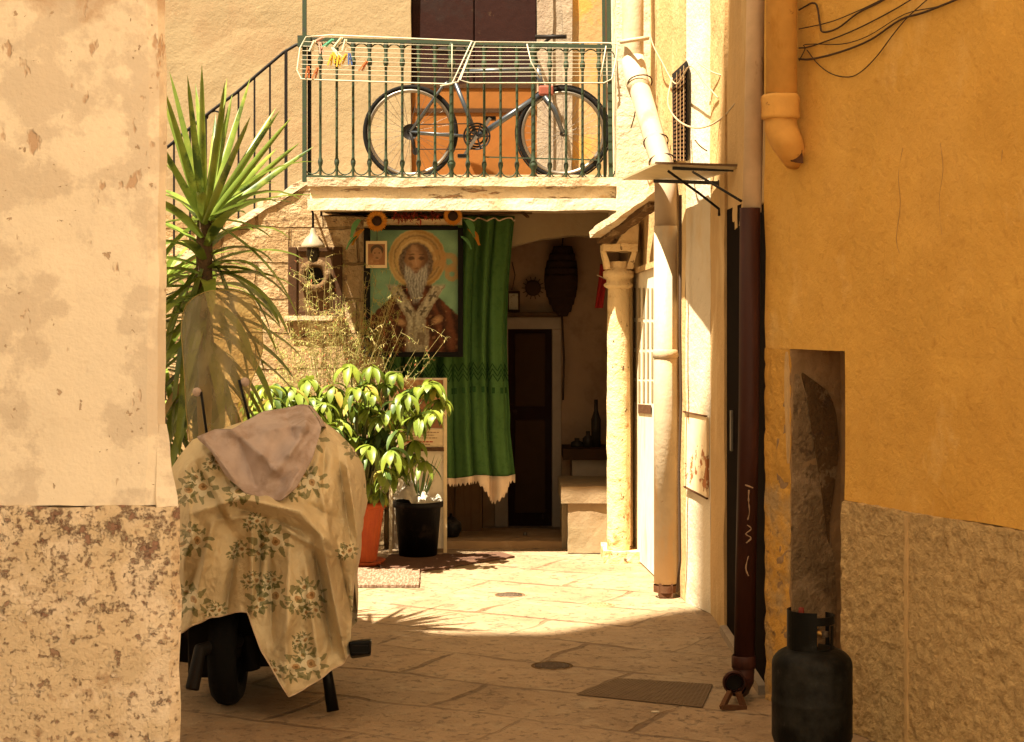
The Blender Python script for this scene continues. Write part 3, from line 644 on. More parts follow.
# --- stair parapet going down to the left
t = thing('stair_parapet', 'sloping tuff stair parapet with pale coping, left of the balcony', 'stair', (-2.4, 12.2, 0))
PD = 12.22
def pz(x): return 2.50 - max(0, (-1.36 - x)) * .62
xs = [-1.3, -1.36, -1.86, -3.6]
pp = [(x, pz(x)) for x in xs]
b = MB(); b.slab(pp + [(-3.6, 0), (P(384, 0, PD).x, 0), (P(384, 0, PD).x, 2.26), (-1.3, 2.265)], PD, LW - .004); part('parapet_wall', b.rough(.08, .012, 5, 44, 6), M['tuff'], t)
b = MB(); lo = [(x, z + .001) for x, z in pp]; hi = [(x, z + .055) for x, z in pp][::-1]
b.slab(lo + hi, PD - .012, LW + .05); part('coping', b.rough(.05, .012, 9, 45, 6), M['slab_stone'], t)
b = MB()
for i in range(9):
    x = -1.5 - i * .25; b.box((x - .26, LW + .05, 0), (x, UD - .015, 2.40 - i * .155))
part('steps', b, M['slab_stone'], t)

# ================================================================== BALCONY RAILING
RD = 11.52
def rp(x, y, o=0): return P(x, y, RD + o)
t = thing('balcony_railing', 'green wrought iron railing with looped balusters along the balcony edge', 'railing', (-.3, RD, 2.47))
b = MB(); b.bar(rp(304, 39), rp(612, 47), .03, .022); part('top_rail', b, M['green_iron'], t)
b = MB(); b.bar(rp(304, 176), rp(612, 181), .02, .014); part('bottom_rail', b, M['green_iron'], t)
ref = None; step = (612 - 304) / 18.8
for i in range(19):
    x = 304 + step * (i + 1); yt = 39 + 8 * (i + 1) / 18.8; yb = 176 + 5 * (i + 1) / 18.8
    if x > 606: break
    big = i in (8, 13)
    top, bot = rp(x, yt), rp(x, yb)
    if ref is None or big:
        b = MB(); r = .0085 if not big else .014
        H = top.z - bot.z; c = Vector((top.x, top.y, bot.z))
        b.lathe([(r, 0), (r, .06), (r*1.9, .085), (r*1.9, .10), (r*1.1, .12), (r, .16), (r, H-.2), (r*1.1, H-.17), (r*2, H-.15), (r*2, H-.125), (r*1.15, H-.11), (r*1.5, H-.06), (r*2.1, H-.035), (r*1.2, H)], c, 10)
        o = part('baluster' if not big else 'post', b, M['green_iron'], t)
        if not big: ref = o; rc = c
    else:
        o = ref.copy(); COL.objects.link(o); o.parent = t; o.location = ref.location + Vector((top.x - rc.x, 0, bot.z - rc.z))
for up in (1, -1):
  b = MB()
  for i in range(19):
    x = 304 + step * i; x1_ = x + step; yt = 41 + 8 * (i + .5) / 18.8; yb = 175 + 5 * (i + .5) / 18.8
    if True:
        pts = []
        for k in range(9):
            a = math.pi * k / 8; px = (x + x1_) / 2 + math.cos(a) * step * .46; py = (yt + 9 - math.sin(a) * 8) if up == 1 else (yb - 9 + math.sin(a) * 8); pts.append(rp(px, py))
        b.tube(pts, .0045, 5, cap=False)
  part('loop_band', b, M['green_iron'], t)
b = MB(); b.bar(rp(484, 157), rp(598, 160), .010, .008); part('repair_rod', b, M['green_iron'], t)
b = MB(); b.bar(rp(304.5, 182), rp(304.5, -60), .026, .026); b.box(rp(298, 47) + Vector((0, -.03, 0)), rp(311, 36) + Vector((0, .03, 0))); part('corner_post', b, M['green_iron'], t)
b = MB(); b.bar(rp(611, 184), rp(608, -60), .028, .02); b.bar(rp(605, 184, .15), rp(603, -60, .15), .02, .02); part('corner_post', b, M['green_iron'], t)
b = MB(); b.bar(rp(309.5, 184, .03), rp(309.5, 48, .03), .022, .03); part('corner_post', b, M['dark_iron'], t)
# stair railing
t = thing('stair_railing', 'thin dark iron stair railing sloping down to the left', 'railing', (-2.0, 12.3, 2.2))
SD = 12.3
def tp(x, y): return P(x, y, SD)
b = MB(); b.tube([tp(304, 43), tp(296, 45), tp(284, 52), tp(258, 74), tp(236, 93), tp(214, 109), tp(190, 128), tp(170, 145), tp(150, 160), tp(120, 183)], .011, 8); part('handrail', b, M['dark_iron'], t)
for i, (x, yt) in enumerate([(286, 51), (270, 64), (254.5, 77), (238.5, 91), (222, 104), (206, 115), (190, 128), (174, 141)]):
    b = MB(); zb = pz(tp(x, 0).x) + .03; th = .02 if i == 0 else .012
    top = tp(x, yt); b.bar((top.x, SD, zb - .02), top, th, th); part('baluster', b, M['dark_iron'], t)
b = MB(); b.tube([tp(215 + 8 * math.cos(a / 6 * 3.14), 119 - 8 * math.sin(a / 6 * 3.14)) for a in range(7)], .006, 6); part('scroll', b, M['dark_iron'], t)

# ================================================================== DRYING RACK
t = thing('drying_rack', 'white wire folding drying rack hung over the balcony railing', 'drying rack', (-.3, 11.4, 3.2))
def dp(x, y): return P(x, y, 11.44 - (y - 40) * .0022)
for nm, pts in (('wing_frame', [(306, 37), (300, 48), (297, 70), (301, 79), (320, 80), (448, 84), (458, 82), (475, 42), (470, 41), (330, 35)]),
                ('wing_frame', [(475, 42), (460, 80), (470, 83), (604, 83), (612, 79), (616, 60), (617, 44), (608, 43)])):
    b = MB(); b.tube([dp(*p) for p in pts], .0048, 8, closed=True); fr = part(nm, b, M['white_wire'], t)
    lft = pts[0][0] < 400
    b = MB()
    for k in range(8):
        f = (k + 1) / 9
        if lft: a_, c_ = (304 - f * 5, 37 + f * 41), (474 - f * 15, 42 + f * 40)
        else: a_, c_ = (474 - f * 13, 43 + f * 38), (616, 45 + f * 34)
        b.tube([dp(*a_), dp(*c_)], .0019, 5)
    part('wires', b, M['white_wire'], fr)
for pts, r_ in (([(472, 41), (452, 84), (440, 86)], .0048), ([(452, 44), (452, 82)], .003), ([(606, 46), (600, 82)], .004), ([(527, 44), (531, 62), (540, 78)], .004)):
    b = MB(); b.tube([dp(*p) for p in pts], r_, 6); part('brace', b, M['white_wire'], t)
pegs = [(313, 46, 5, 'pale red', 20), (319, 40, 0, 'faded pink', 60), (321, 48, 0, 'rusty brown', -10), (329, 43, 1, 'green', 50), (339, 42, 5, 'white', 35), (336, 52, 5, 'cream', -40), (345, 45, 5, 'ivory', 10),
        (331, 60, 2, 'amber', 15), (335, 58, 2, 'yellow', -15), (339, 61, 2, 'orange yellow', 5), (344, 59, 2, 'dark yellow', 30), (350, 59, 3, 'navy blue', -5), (308, 72, 4, 'terracotta', 5), (316, 73, 4, 'brick brown', 20), (364, 66, 4, 'small brown', 35)]
for x, y, ci, nm, ang in pegs:
    b = MB(); c = dp(x, y) + Vector((0, -.015, 0)); a = R(ang); dv = Vector((math.sin(a), 0, math.cos(a)))
    for s in (-1, 1): b.bar(c + dv * .035 + Vector((s * .004, s * .004, 0)), c - dv * .038 + Vector((s * .010, s * .004, 0)), .009, .009)
    b.bar(c - Vector((.009, 0, 0)), c + Vector((.009, 0, 0)), .008, .012)
    where = 'at the left end' if x < 325 else ('in the yellow cluster' if 330 <= x <= 346 and y > 55 else 'near the left end')
    single('clothes_peg', b, M['peg_%d' % ci], '%s clothes peg clipped on the drying rack wires %s' % (nm, where), 'clothes peg', 'clothes pegs on the drying rack')

# ================================================================== BICYCLE
BD = 12.45
def bp(x, y, o=0): return P(x, y, BD + o)
t = thing('bicycle', 'old mountain bicycle with blue-grey frame standing on the balcony', 'bicycle', (-.3, BD, 2.52))
rc, fc = bp(410.5, 132.5), bp(563, 133)
def wheel(c, r, knob, nm):
    b = MB(); b.tube([c + Vector((math.cos(a) * (r - .02), 0, math.sin(a) * (r - .02))) for a in [2 * math.pi * k / 48 for k in range(48)]], .0155, 10, closed=True)
    if knob:
        for k in range(64):
            a = 2 * math.pi * k / 64; e = Vector((math.cos(a), 0, math.sin(a))); b.bar(c + e * (r - .004), c + e * (r + .008), .034, .014, up=(0, 1, 0))
    w_ = part('wheel', b, M['tyre'], t)
    b = MB(); b.lathe([(r - .045, -.011), (r - .058, -.008), (r - .058, .008), (r - .045, .011), (r - .036, .011), (r - .036, -.011), (r - .045, -.011)], c, 48, axis='Y'); part('rim', b, M['chrome'], w_)
    b = MB()
    for k in range(32):
        a = 2 * math.pi * k / 32; a2 = a + (.5 if k % 2 else -.5); s = -.025 if (k // 2) % 2 else .025
        b.tube([c + Vector((math.cos(a2) * .02, s, math.sin(a2) * .02)), c + Vector((math.cos(a) * (r - .058), 0, math.sin(a) * (r - .058)))], .0013, 4, cap=False)
    part('spokes', b, M['chrome'], w_)
    b = MB(); b.lathe([(.012, -.05), (.022, -.035), (.012, -.02), (.012, .02), (.022, .035), (.012, .05)], c, 16, axis='Y'); part('hub', b, M['dark_iron'], w_)
wheel(rc, .335, False, 'r'); wheel(fc, .325, True, 'f')
bb = bp(477, 137); st = bp(455, 82); hd_t, hd_b = bp(537, 66), bp(543, 93)
b = MB()
b.tube([bb, st], .015, 10); b.tube([bp(458, 72), hd_t + Vector((0, 0, -.02))], .017, 10); b.tube([bb, hd_b], .020, 10); b.tube([hd_t, hd_b], .020, 10)
for s in (-.05, .05):
    o = Vector((0, s, 0)); b.tube([rc + o, bb + o * .5], .009, 8); b.tube([rc + o, bp(443, 86) + o * .4, bp(457, 75)], .009, 8)
part('frame', b, M['bike_blue'], t)
b = MB(); b.tube([hd_b + Vector((-.0, 0, .02)), hd_b + Vector((.01, 0, -.05))], .018, 10)
for s in (-.055, .055): b.tube([hd_b + Vector((.01, s * .9, -.03)), fc + Vector((-.06, s, .16)), fc + Vector((0, s, 0))], [.016, .015, .010], 10)
part('fork', b, M['bike_blue'], t)
b = MB(); b.box(bp(543, 86) + Vector((-.03, -.04, 0)), bp(549, 96) + Vector((.03, .04, 0))); part('brake', b, M['bike_red'], t, bevel=.012)
b = MB(); b.tube([hd_t, bp(535, 52)], .012, 8); b.tube([bp(535, 52) + Vector((0, -.02, 0)), bp(540, 46) + Vector((.02, -.1, 0)), bp(552, 41) + Vector((0, -.27, 0))], .011, 8); b.tube([bp(535, 52) + Vector((0, .02, 0)), bp(540, 46) + Vector((0, .08, 0)), bp(534, 43) + Vector((0, .24, 0))], .011, 8)
hb = part('handlebar', b, M['dark_iron'], t)
b = MB(); b.tube([bp(535, 42) + Vector((0, -.24, 0)), bp(565, 43) + Vector((0, -.3, 0))], .015, 10); part('grip', b, M['leather'], hb)
b = MB(); b.tube([st, bp(449, 56)], .012, 8); part('seat_post', b, M['chrome'], t)
b = MB()
def sad(u, v):
    x = (u - .45) * .26; wdt = .07 * (1 - u) ** .6 + .018; a = (v - .5) * math.pi
    return bp(449, 52) + Vector((x, math.sin(a) * wdt, math.cos(a) * .03 - (u - .5) ** 2 * .05))
b.grid(sad, 12, 8); part('saddle', b, M['leather'], t, solid=.012)
b = MB(); c = bb + Vector((0, -.055, 0))
for rr_ in (.095, .078, .058): b.lathe([(rr_, -.003), (rr_, .003), (rr_ - .013, .003), (rr_ - .013, -.003), (rr_, -.003)], c + Vector((0, .012 * (rr_ < .09) + .01 * (rr_ < .07), 0)), 36, axis='Y')
for k in range(5):
    a = 2 * math.pi * k / 5; b.bar(c, c + Vector((math.cos(a) * .09, 0, math.sin(a) * .09)), .012, .006, up=(0, 1, 0))
cs = part('crankset', b, M['dark_iron'], t)
b = MB(); b.bar(c, c + Vector((-.09, -.02, -.14)), .022, .014, up=(0, 1, 0)); b.bar(bb + Vector((0, .07, 0)), bb + Vector((.09, .09, .14)), .022, .014, up=(0, 1, 0)); part('crank_arm', b, M['chrome'], cs)
b = MB(); b.box(c + Vector((-.13, -.12, -.155)), c + Vector((-.05, -.03, -.13))); b.box(bb + Vector((.05, .1, .13)), bb + Vector((.13, .19, .155))); part('pedal', b, M['black_plastic'], cs, bevel=.004)
b = MB(); ch = Vector((0, -.045, 0))
b.tube([rc + ch + Vector((0, 0, .05)), bb + ch + Vector((0, 0, .088))], .004, 5); b.tube([rc + ch + Vector((.03, 0, -.12)), bb + ch + Vector((0, 0, -.088))], .004, 5); part('chain', b, M['dark_iron'], t)
b = MB()
for k in range(6): b.lathe([(.055 - k * .006, 0), (.055 - k * .006, .003), (.02, .003)], rc + Vector((0, -.05 + k * .006, 0)), 24, axis='Y')
b.tube([rc + ch, rc + ch + Vector((.02, 0, -.07)), rc + ch + Vector((.035, 0, -.15))], .012, 8); b.disc(rc + ch + Vector((.04, -.01, -.135)), .025, axis='Y'); part('derailleur', b, M['dark_iron'], t)

# ================================================================== PIPES ON THE RIGHT
t = thing('drainpipe', 'tall cream drainpipe with bent upper joint beside the louvred door', 'pipe', (.88, 10.3, 0))
c1, c2, c3 = P(633, -400, 11.15), P(633, 62, 11.15), P(664, 170, 10.35)
gp = Vector((c3.x + .0, c3.y, 0))
b = MB(); b.tube([c1, c2 + Vector((0, 0, .05)), c2], .066, 20); b.tube([c2 + Vector((0, 0, .02)), P(637, 82, 11.1), P(641, 92, 11.05)], .072, 20); up_ = part('upper_pipe', b, M['pvc_white'], t)
b = MB(); b.tube([P(640, 90, 11.05), P(658, 152, 10.5), P(664, 170, 10.38), P(665.5, 186, 10.32), P(665.5, 230, 10.3)], .0635, 20); part('slanting_pipe', b, M['pvc'], t)
b = MB(); b.tube([P(665.5, 226, 10.3), P(665.5, 583, 10.3)], .0665, 24); part('lower_pipe', b, M['pvc_white'], t)
b = MB(); b.lathe([(.068, 0), (.072, .003), (.072, .045), (.068, .05)], P(665.5, 358, 10.3), 24); b.bar(P(676, 355, 10.3), P(682, 355, 10.32), .03, .02); part('clamp', b, M['pvc_white'], t)
b = MB(); b.lathe([(.069, -.02), (.069, .02)], P(665.5, 588, 10.3), 24); b.box(P(659, 584, 10.24), P(672, 596, 10.30)); part('broken_foot', b, M['rust'], t)
for nm, x, y, d_, r_ in (('a', 640, 84, 11.07, .075), ('b', 656, 143, 10.6, .072), ('c', 662, 163, 10.45, .075)):
    ax = (P(658, 152, 10.5) - P(640, 90, 11.05)).normalized(); cc = P(x, y, d_); u_ = ax.cross(Vector((0, 1, 0))).normalized(); q_ = ax.cross(u_)
    b = MB(); b.tube([cc + (u_ * math.cos(a) + q_ * math.sin(a)) * (r_ + .004 * math.sin(3 * a)) + ax * .012 * math.sin(a) for a in [2 * math.pi * k / 20 for k in range(20)]], .0045, 6, closed=True)
    part('wire_tie', b, M['cable'], t)
b = MB(); b.tube([P(637, 102, 10.98), P(634, 118, 11.1), P(631, 128, 11.3)], .004, 6); part('wire_tie', b, M['cable'], t)
b = MB(); b.tube([P(621, 42, 11.1), P(632, 40, 11.02), P(648, 38, 11.1)], .014, 8); part('bracket', b, M['pvc_white'], t)

b = MB(); b.tube([P(680.5, 195, 10.02), P(680, 330, 10.02), P(681, 400, 10.02), P(679, 470, 10.02), P(680, 560, 10.05), P(677, 592, 10.08)], .008, 6)
single('cable', b, M['cable'], 'thin dark cable running down the wall just right of the cream drainpipe', 'cable')

t = thing('drainpipe', 'pink-beige upper drainpipe with dark brown lower casing by the doorway', 'pipe', (1.01, 7.7, 0))
b = MB(); b.tube([P(757, -500, 7.75), P(756, 0, 7.75), P(752, 212, 7.7)], .041, 20); part('upper_pipe', b, M['pipe_pink'], t)
b = MB(); b.tube([P(750, 208, 7.68), P(749, 400, 7.68), P(744, 672, 7.7)], [.044, .044, .045], 20); lp_ = part('lower_casing', b, M['pipe_brown'], t)
b = MB(); b.lathe([(.048, 0), (.052, .004), (.052, .05), (.048, .055)], P(743.6, 668, 7.7), 24); part('coupling', b, M['pipe_brown'], t)
b = MB(); pts = [P(743.5, 665, 7.7), P(743, 680, 7.69), P(740, 687, 7.64), P(736, 686, 7.56)]; b.tube(pts, [.047, .047, .045, .043], 20, cap=False); b.lathe([(.043, 0), (.049, .0), (.049, .02), (.034, .02), (.034, 0)], P(734.5, 683, 7.53), 24, axis='Y'); part('elbow', b, M['pipe_brown'], t)
b = MB(); b.disc(P(734.5, 683, 7.56), .036, axis='Y'); part('mouth', b, M['hole'], t)
b = MB(); b.bar(P(730, 692, 7.5), P(722, 708, 7.45), .02, .02); b.bar(P(738, 692, 7.5), P(744, 708, 7.48), .02, .02); b.bar(P(721, 707, 7.45), P(746, 708, 7.48), .02, .02); part('prop', b, M['rust'], t)
for pl in ([(749, 490), (748, 500), (750, 512), (748, 520)], [(747, 525), (751, 529), (746, 534), (751, 538), (747, 543)], [(749, 556), (746, 568), (748, 576)], [(745, 485), (753, 488)]):
    b = MB(); b.tube(smooth([P(x + random.uniform(-.8, .8), y, 7.636) for x, y in pl], 4), [random.uniform(.0012, .0045) for _ in range(4 * (len(pl) - 1) + 1)], 5); part('paint_mark', b, M['paint_mark'], lp_)

t = thing('drainpipe', 'fat orange painted drainpipe ending in a bent elbow on the orange wall', 'pipe', (1.1, 7.4, 2.3))
b = MB(); b.tube([P(781.5, -500, 7.38), P(781.5, 97, 7.38)], .064, 24); part('pipe', b, M['pipe_orange'], t)
b = MB(); b.lathe([(.064, -.002), (.078, 0), (.080, .012), (.077, .05), (.080, .085), (.074, .098), (.064, .1)], P(780.5, 119, 7.38), 28); part('collar', b.rough(.03, .003, 20, 1, 2), M['pipe_orange'], t)
b = MB(); b.tube([P(780.5, 116, 7.38), P(781, 128, 7.38), P(785, 139, 7.37), P(790, 149, 7.40), P(796, 159, 7.46)], [.066, .068, .066, .06, .05], 24); part('elbow', b.rough(.03, .004, 16, 2, 2), M['pipe_orange'], t)
b = MB(); b.box(P(791, 150, 7.36), P(801, 163, 7.42)); part('mortar_lump', b.rough(.012, .010, 20, 3, 4), M['rust'], t)

# cables on the orange wall
def owp(x, y, off=.012):
    k = (x - CX) / F; a_ = A - NI * off
    u = (k * a_.y - a_.x) / (U.x - k * U.y); q_ = a_ + U * u; return P(x, y, q_.y)
for lab, pts, r_ in (('stiff kinked dark cable near the top of the orange wall', [(799, 10), (806, 6), (812, 3), (817, 6), (820, 24), (823, 32), (838, 28), (858, 13), (878, 3), (905, -12)], .006),
                ('thin straight cable second from the top of the orange wall', [(799, 29), (830, 22), (860, 10), (885, -2)], .0035),
                ('long taut cable rising to the right across the orange wall', [(799, 48), (812, 46), (850, 32), (890, 12), (920, -6)], .0045),
                ('thick lower cable bundle rising to the right on the orange wall', [(799, 59), (812, 59), (840, 52), (870, 40), (900, 20), (925, 12), (960, -2), (980, -12)], .0065),
                ('loose cable swagging lowest in a loop on the orange wall', [(807, 50), (818, 64), (832, 74), (849, 77), (862, 71), (877, 56), (892, 36), (907, 18), (930, -3)], .0035),
                ('frayed cable with clips hugging the thick bundle on the orange wall', [(799, 61), (805, 49), (804, 45), (816, 44), (842, 44), (868, 36), (905, 14), (940, 6), (962, -5)], .003)):
    b = MB(); b.tube(smooth([owp(x, y) for x, y in pts]), r_ * .68, 6); single('cable', b, M['cable'], lab, 'cable', 'cables on the orange wall')
for lab, pts, r_ in (('pale cable sagging in a loop across the upper pilaster', [P(672, 78, 9.9), P(668, 104, 9.8), P(680, 122, 9.7), P(700, 128, 9.5), P(722, 118, 9.3), P(744, 92, 8.6)], .005),
                ('pale short cable from the pilaster to the upper drainpipe', [P(697, 62, 9.7), P(712, 72, 9.5), P(728, 76, 9.2), P(745, 75, 8.5)], .004),
                ('dark tangled cable end below the vent on the pilaster', [P(695, 140, 9.66), P(700, 146, 9.6), P(707, 151, 9.55)], .004),
                ('pale cable beside the vent crossing to the pilaster', [P(649, 22, 10.9), P(652, 42, 10.8), P(662, 62, 10.6), P(676, 84, 10.2), P(690, 66, 9.75), P(704, 82, 9.6), P(718, 98, 9.4)], .004)):
    b = MB(); b.tube(smooth(pts), r_, 6); single('cable', b, M['cable_pale'] if 'pale' in lab else M['cable'], lab, 'cable', 'cables on the pilaster')

# canopy shelf with brackets
t = thing('canopy_shelf', 'thin pale canopy sheet on iron brackets above the dark doorway', 'canopy', (.9, 9.6, 2.4))
q = [P(657, 163, 9.46), P(741, 166, 8.75), P(703, 179, 9.75), P(622, 179, 10.7)]
b = MB(); b.hexa([p - Vector((0, 0, .006)) for p in q], [p + Vector((0, 0, .006)) for p in q]); part('sheet', b, M['canopy'], t)
b = MB(); b.bar(P(656, 162.8, 9.45), P(742, 165.5, 8.74), .012, .012); part('front_edge', b, M['wood_mid'], t)
b = MB(); b.bar(P(674, 168, 9.4), P(741, 170, 8.9), .02, .02); b.bar(P(655, 181, 10.2), P(720, 183, 9.4), .02, .02); b.bar(P(720, 180, 9.4), P(720, 186, 9.4), .02, .02); part('bracket', b, M['dark_iron'], t)
b = MB(); b.tube([P(668, 171, 9.5), P(700, 194, 9.4), P(719, 209, 9.35), P(719, 216, 9.35)], .007, 6); b.tube([P(693, 172, 9.1), P(741, 201, 8.5)], .007, 6); part('strut', b, M['dark_iron'], t)
# ================================================================== UNDER THE BALCONY
# picture of a bearded saint (a generic one)
ID = 12.14
def ip(x, y, o=0): return P(x, y, ID - o)
t = thing('framed_picture', 'black framed painting of a haloed bearded saint hanging beside the green curtain', 'picture', ip(415, 357))
b = MB()
for a_, c_ in (((364, 228), (370, 357)), ((458, 228), (463, 357))): b.box(ip(*a_), ip(*c_, .03))
b.box(ip(370, 226), ip(458, 230, .03)); b.box(ip(370, 352), ip(458, 357, .03)); part('frame', b, M['frame_black'], t, bevel=.003)
def sst(e0, e1, x):
    k = max(0, min(1, (x - e0) / (e1 - e0))); return k * k * (3 - 2 * k)
def lrp(a, b_, k): return tuple(x + (y - x) * k for x, y in zip(a, b_))
def inpoly(x, y, pts):
    r = False; n = len(pts)
    for i in range(n):
        (x1, y1), (x2, y2) = pts[i], pts[i-1]
        if (y1 > y) != (y2 > y) and x < (x2 - x1) * (y - y1) / (y2 - y1) + x1: r = not r
    return r
def icon(x, y):
    nz_ = lambda s, k=0: noise.noise(Vector((x * s, y * s, k)))
    x0, y0 = x, y; x += 1.1 * nz_(.35, 1); y += 1.1 * nz_(.35, 2)
    n1, n2 = nz_(.08, 3), nz_(.5, 4)
    col = lrp((.20, .33, .19), (.13, .22, .13), .5 + n1); 
    el = lambda cx, cy, rx, ry: math.hypot((x - cx) / rx, (y - cy) / ry)
    def over(col, c2, k): return lrp(col, c2, max(0, min(1, k)))
    # halo with rings
    r = el(417, 259, 29, 30); ring = .5 + .5 * math.sin(r * 26)
    h = lrp((.28, .16, .05), (.60, .42, .18), ring * .6 + .35 * sst(-.3, .4, (x - 417) / 29 * -1 + n2 * .4)); h = over(h, (.10, .055, .025), (1 - abs(r - .78) * 14) * .8); h = over(h, (.6, .45, .22), (1 - abs(r - .63) * 16) * .6 * (y < 262))
    col = over(col, h, sst(1.02, .96, r))
    # right hand side scrollwork
    for cx, cy, rr in ((449, 262, 9), (452, 274, 7), (438, 258, 8)):
        q = el(cx, cy, rr, rr); col = over(col, (.34, .19, .07), sst(.45, .25, abs(q - .72)) * .75)
    # shoulders and robe
    hw = 17 + 30 * sst(284, 326, y) + 5 * sst(300, 353, y); cxr = 415; k = sst(hw + 1.2, hw - 1.2, abs(x - cxr)) * sst(282, 287, y)
    fold = math.sin(x * .55 + 2.2 * math.sin(y * .05) + n1 * 3) * .5 + .5
    rb = lrp((.03, .014, .008), (.13, .045, .020), fold * .7 + .3 * n2 + .1); rb = over(rb, (.24, .12, .05), sst(.62, .8, nz_(.22, 6) + .3) * .5)
    col = over(col, rb, k)
    # stole bands
    for s in (-1, 1):
        cx = 416 + s * (24 - (y - 284) * .62) if y < 318 else 416 + s * max(0, 3 + (y - 318) * .03)
        w_ = 6.5; kk = sst(w_ + 1, w_ - 1, abs(x - cx)) * sst(283, 287, y) * (1 if y < 330 or s == 1 else .7)
        bc = lrp((.24, .20, .13), (.40, .35, .24), .5 + n2 + .3 * math.sin(x * .8)); bc = over(bc, (.12, .07, .04), (1 - abs(abs(x - cx) - 5.4) * 1.2) * .7)
        for ty in (296, 311): bc = over(bc, (.07, .05, .035), .85 * (max(abs(x - cx) / 3.6, abs(y - ty) / 1.1) < 1 or max(abs(x - cx) / 1.1, abs(y - ty) / 4.6) < 1))
        col = over(col, bc, kk)
    # lower centre panel with book
    col = over(col, lrp((.20, .16, .10), (.33, .28, .18), .5 + n2), sst(10, 8, abs(x - 420)) * sst(326, 332, y) * .8)
    col = over(col, (.10, .055, .03), (max(abs(x - 421) / 4, abs(y - 339) / 6) < 1) * .6)
    # hair and head
    col = over(col, lrp((.07, .045, .03), (.17, .12, .08), .5 + nz_(.6, 9)), sst(1.06, .92, el(416, 263, 17.5, 21)))
    f = el(416.5, 260, 12, 17); sk = lrp((.36, .20, .10), (.12, .06, .032), sst(.2, 1.05, f + .25 * (x - 416) / 12)); sk = over(sk, (.42, .26, .14), sst(6, 2, math.hypot(x - 414, (y - 249) * .9)) * .5)
    sk = over(sk, (.09, .045, .025), sst(.9, .2, abs(y - 251 - .3 * math.sin(x))) * .25)
    for s in (-1, 1):
        ex = 416.5 + s * 5; sk = over(sk, (.06, .032, .02), sst(1.2, .5, math.hypot((x - ex) / 3.6, (y - 258.3) / 2.2)) * .85); sk = over(sk, (.05, .03, .02), sst(1.2, .4, math.hypot((x - ex) / 4.2, (y - 254.6) / .9)) * .8)
        sk = over(sk, (.14, .07, .04), sst(1.2, .3, math.hypot((x - 416.5 - s * 6) / 3, (y - 265) / 4)) * .5)
    sk = over(sk, (.44, .27, .15), sst(1.1, .2, math.hypot((x - 416) / 1.3, (y - 262) / 6)) * .7); sk = over(sk, (.09, .045, .03), sst(1.2, .3, math.hypot((x - 416.3) / 3.2, (y - 268.5) / .9)) * .6)
    col = over(col, sk, sst(1.03, .9, f))
    bw = 11.5 - max(0, (y - 278) * .32); bd = sst(bw + 1.5, bw - 1.5, abs(x - 416)) * sst(266, 272, y + abs(x - 416) * .8 - 4) * sst(306, 298, y)
    strand = .5 + .5 * math.sin(x * 2.3 + 2.5 * math.sin(y * .16) + 3 * nz_(.2, 12)); col = over(col, lrp((.13, .115, .09), (.40, .37, .31), strand * .6 + .25 + .4 * n2 - .012 * (y - 275)), bd)
    col = over(col, (.16, .08, .05), sst(1.1, .4, math.hypot((x - 416) / 3.6, (y - 272.4) / 1.1)) * .8)
    # hands
    for cx, cy, s in ((401, 322, 1), (437, 320, -1)):
        q = math.hypot((x - cx) / 6.5, (y - cy - .3 * s * (x - cx)) / 4.5); hd = lrp((.34, .19, .09), (.14, .07, .035), sst(.2, 1, q)); hd = over(hd, (.10, .05, .03), (math.sin((y + s * x * .4) * 2.2) > .75) * .6 * sst(-1, 3, s * (x - cx)))
        col = over(col, hd, sst(1.08, .9, q))
    ag = 1 - .25 * abs(nz_(.03, 20)) - .12 * (nz_(1.3, 21) > .35); return tuple(max(.004, v * ag) for v in col)
p = MB(); NX, NY = 132, 184
p.grid(lambda u, v: ip(369 + 90 * u, 353 - 124 * v, .004), NX, NY, smooth=False)
mp_ = bpy.data.materials.new('faded print'); mp_.use_nodes = True; bs = mp_.node_tree.nodes['Principled BSDF']; at_ = mp_.node_tree.nodes.new('ShaderNodeAttribute'); at_.attribute_name = 'print'
mp_.node_tree.links.new(at_.outputs['Color'], bs.inputs['Base Color']); bs.inputs['Roughness'].default_value = .75; bs.inputs['Specular IOR Level'].default_value = .08
po_ = part('painting', p, mp_, t)
ca = po_.data.color_attributes.new('print', 'FLOAT_COLOR', 'POINT')
for jj in range(NY + 1):
    for ii in range(NX + 1): ca.data[jj * (NX + 1) + ii].color = (*icon(369 + 90 * ii / NX, 353 - 124 * jj / NY), 1)
t = thing('photo_card', 'small faded portrait photo hung over the upper left corner of the saint painting', 'photo', ip(377, 268))
b = MB(); b.box(ip(366, 241, .034), ip(387, 268, .042)); cd = part('card', b, M['paper'], t)
p = MB(); ms2 = [M['print_brown'], M['ic_skin'], M['ic_dark']]
def poly2(cx, cy, rx, ry, o, m, n=20): p.add([ip(cx + rx*math.cos(2*math.pi*k/n), cy + ry*math.sin(2*math.pi*k/n), o) for k in range(n)], [tuple(range(n))], m)
p.add([ip(368, 244, .043), ip(385, 244, .043), ip(385, 265, .043), ip(368, 265, .043)], [(0, 1, 2, 3)], 0); poly2(377, 250, 6.5, 5.5, .0435, 2); poly2(377, 254, 5, 6.5, .044, 1)
for s in (-1, 1): poly2(377 + s * 2.2, 253, .9, .6, .0445, 2, 8)
poly2(377, 258, 1.8, .6, .0445, 2, 8); part('portrait', p, ms2, t)
b = MB(); b.tube([ip(377, 241, .04), ip(377, 226, .04)], .002, 5); part('string', b, M['cable'], t)
b = MB(); b.box(ip(371, 219, -.005), ip(462, 225, .008)); b.box(ip(364, 222, -.01), ip(371, 226, .02)); single('picture_rail', b, M['paper'], 'pale wooden strip above the saint painting under the balcony', 'strip')

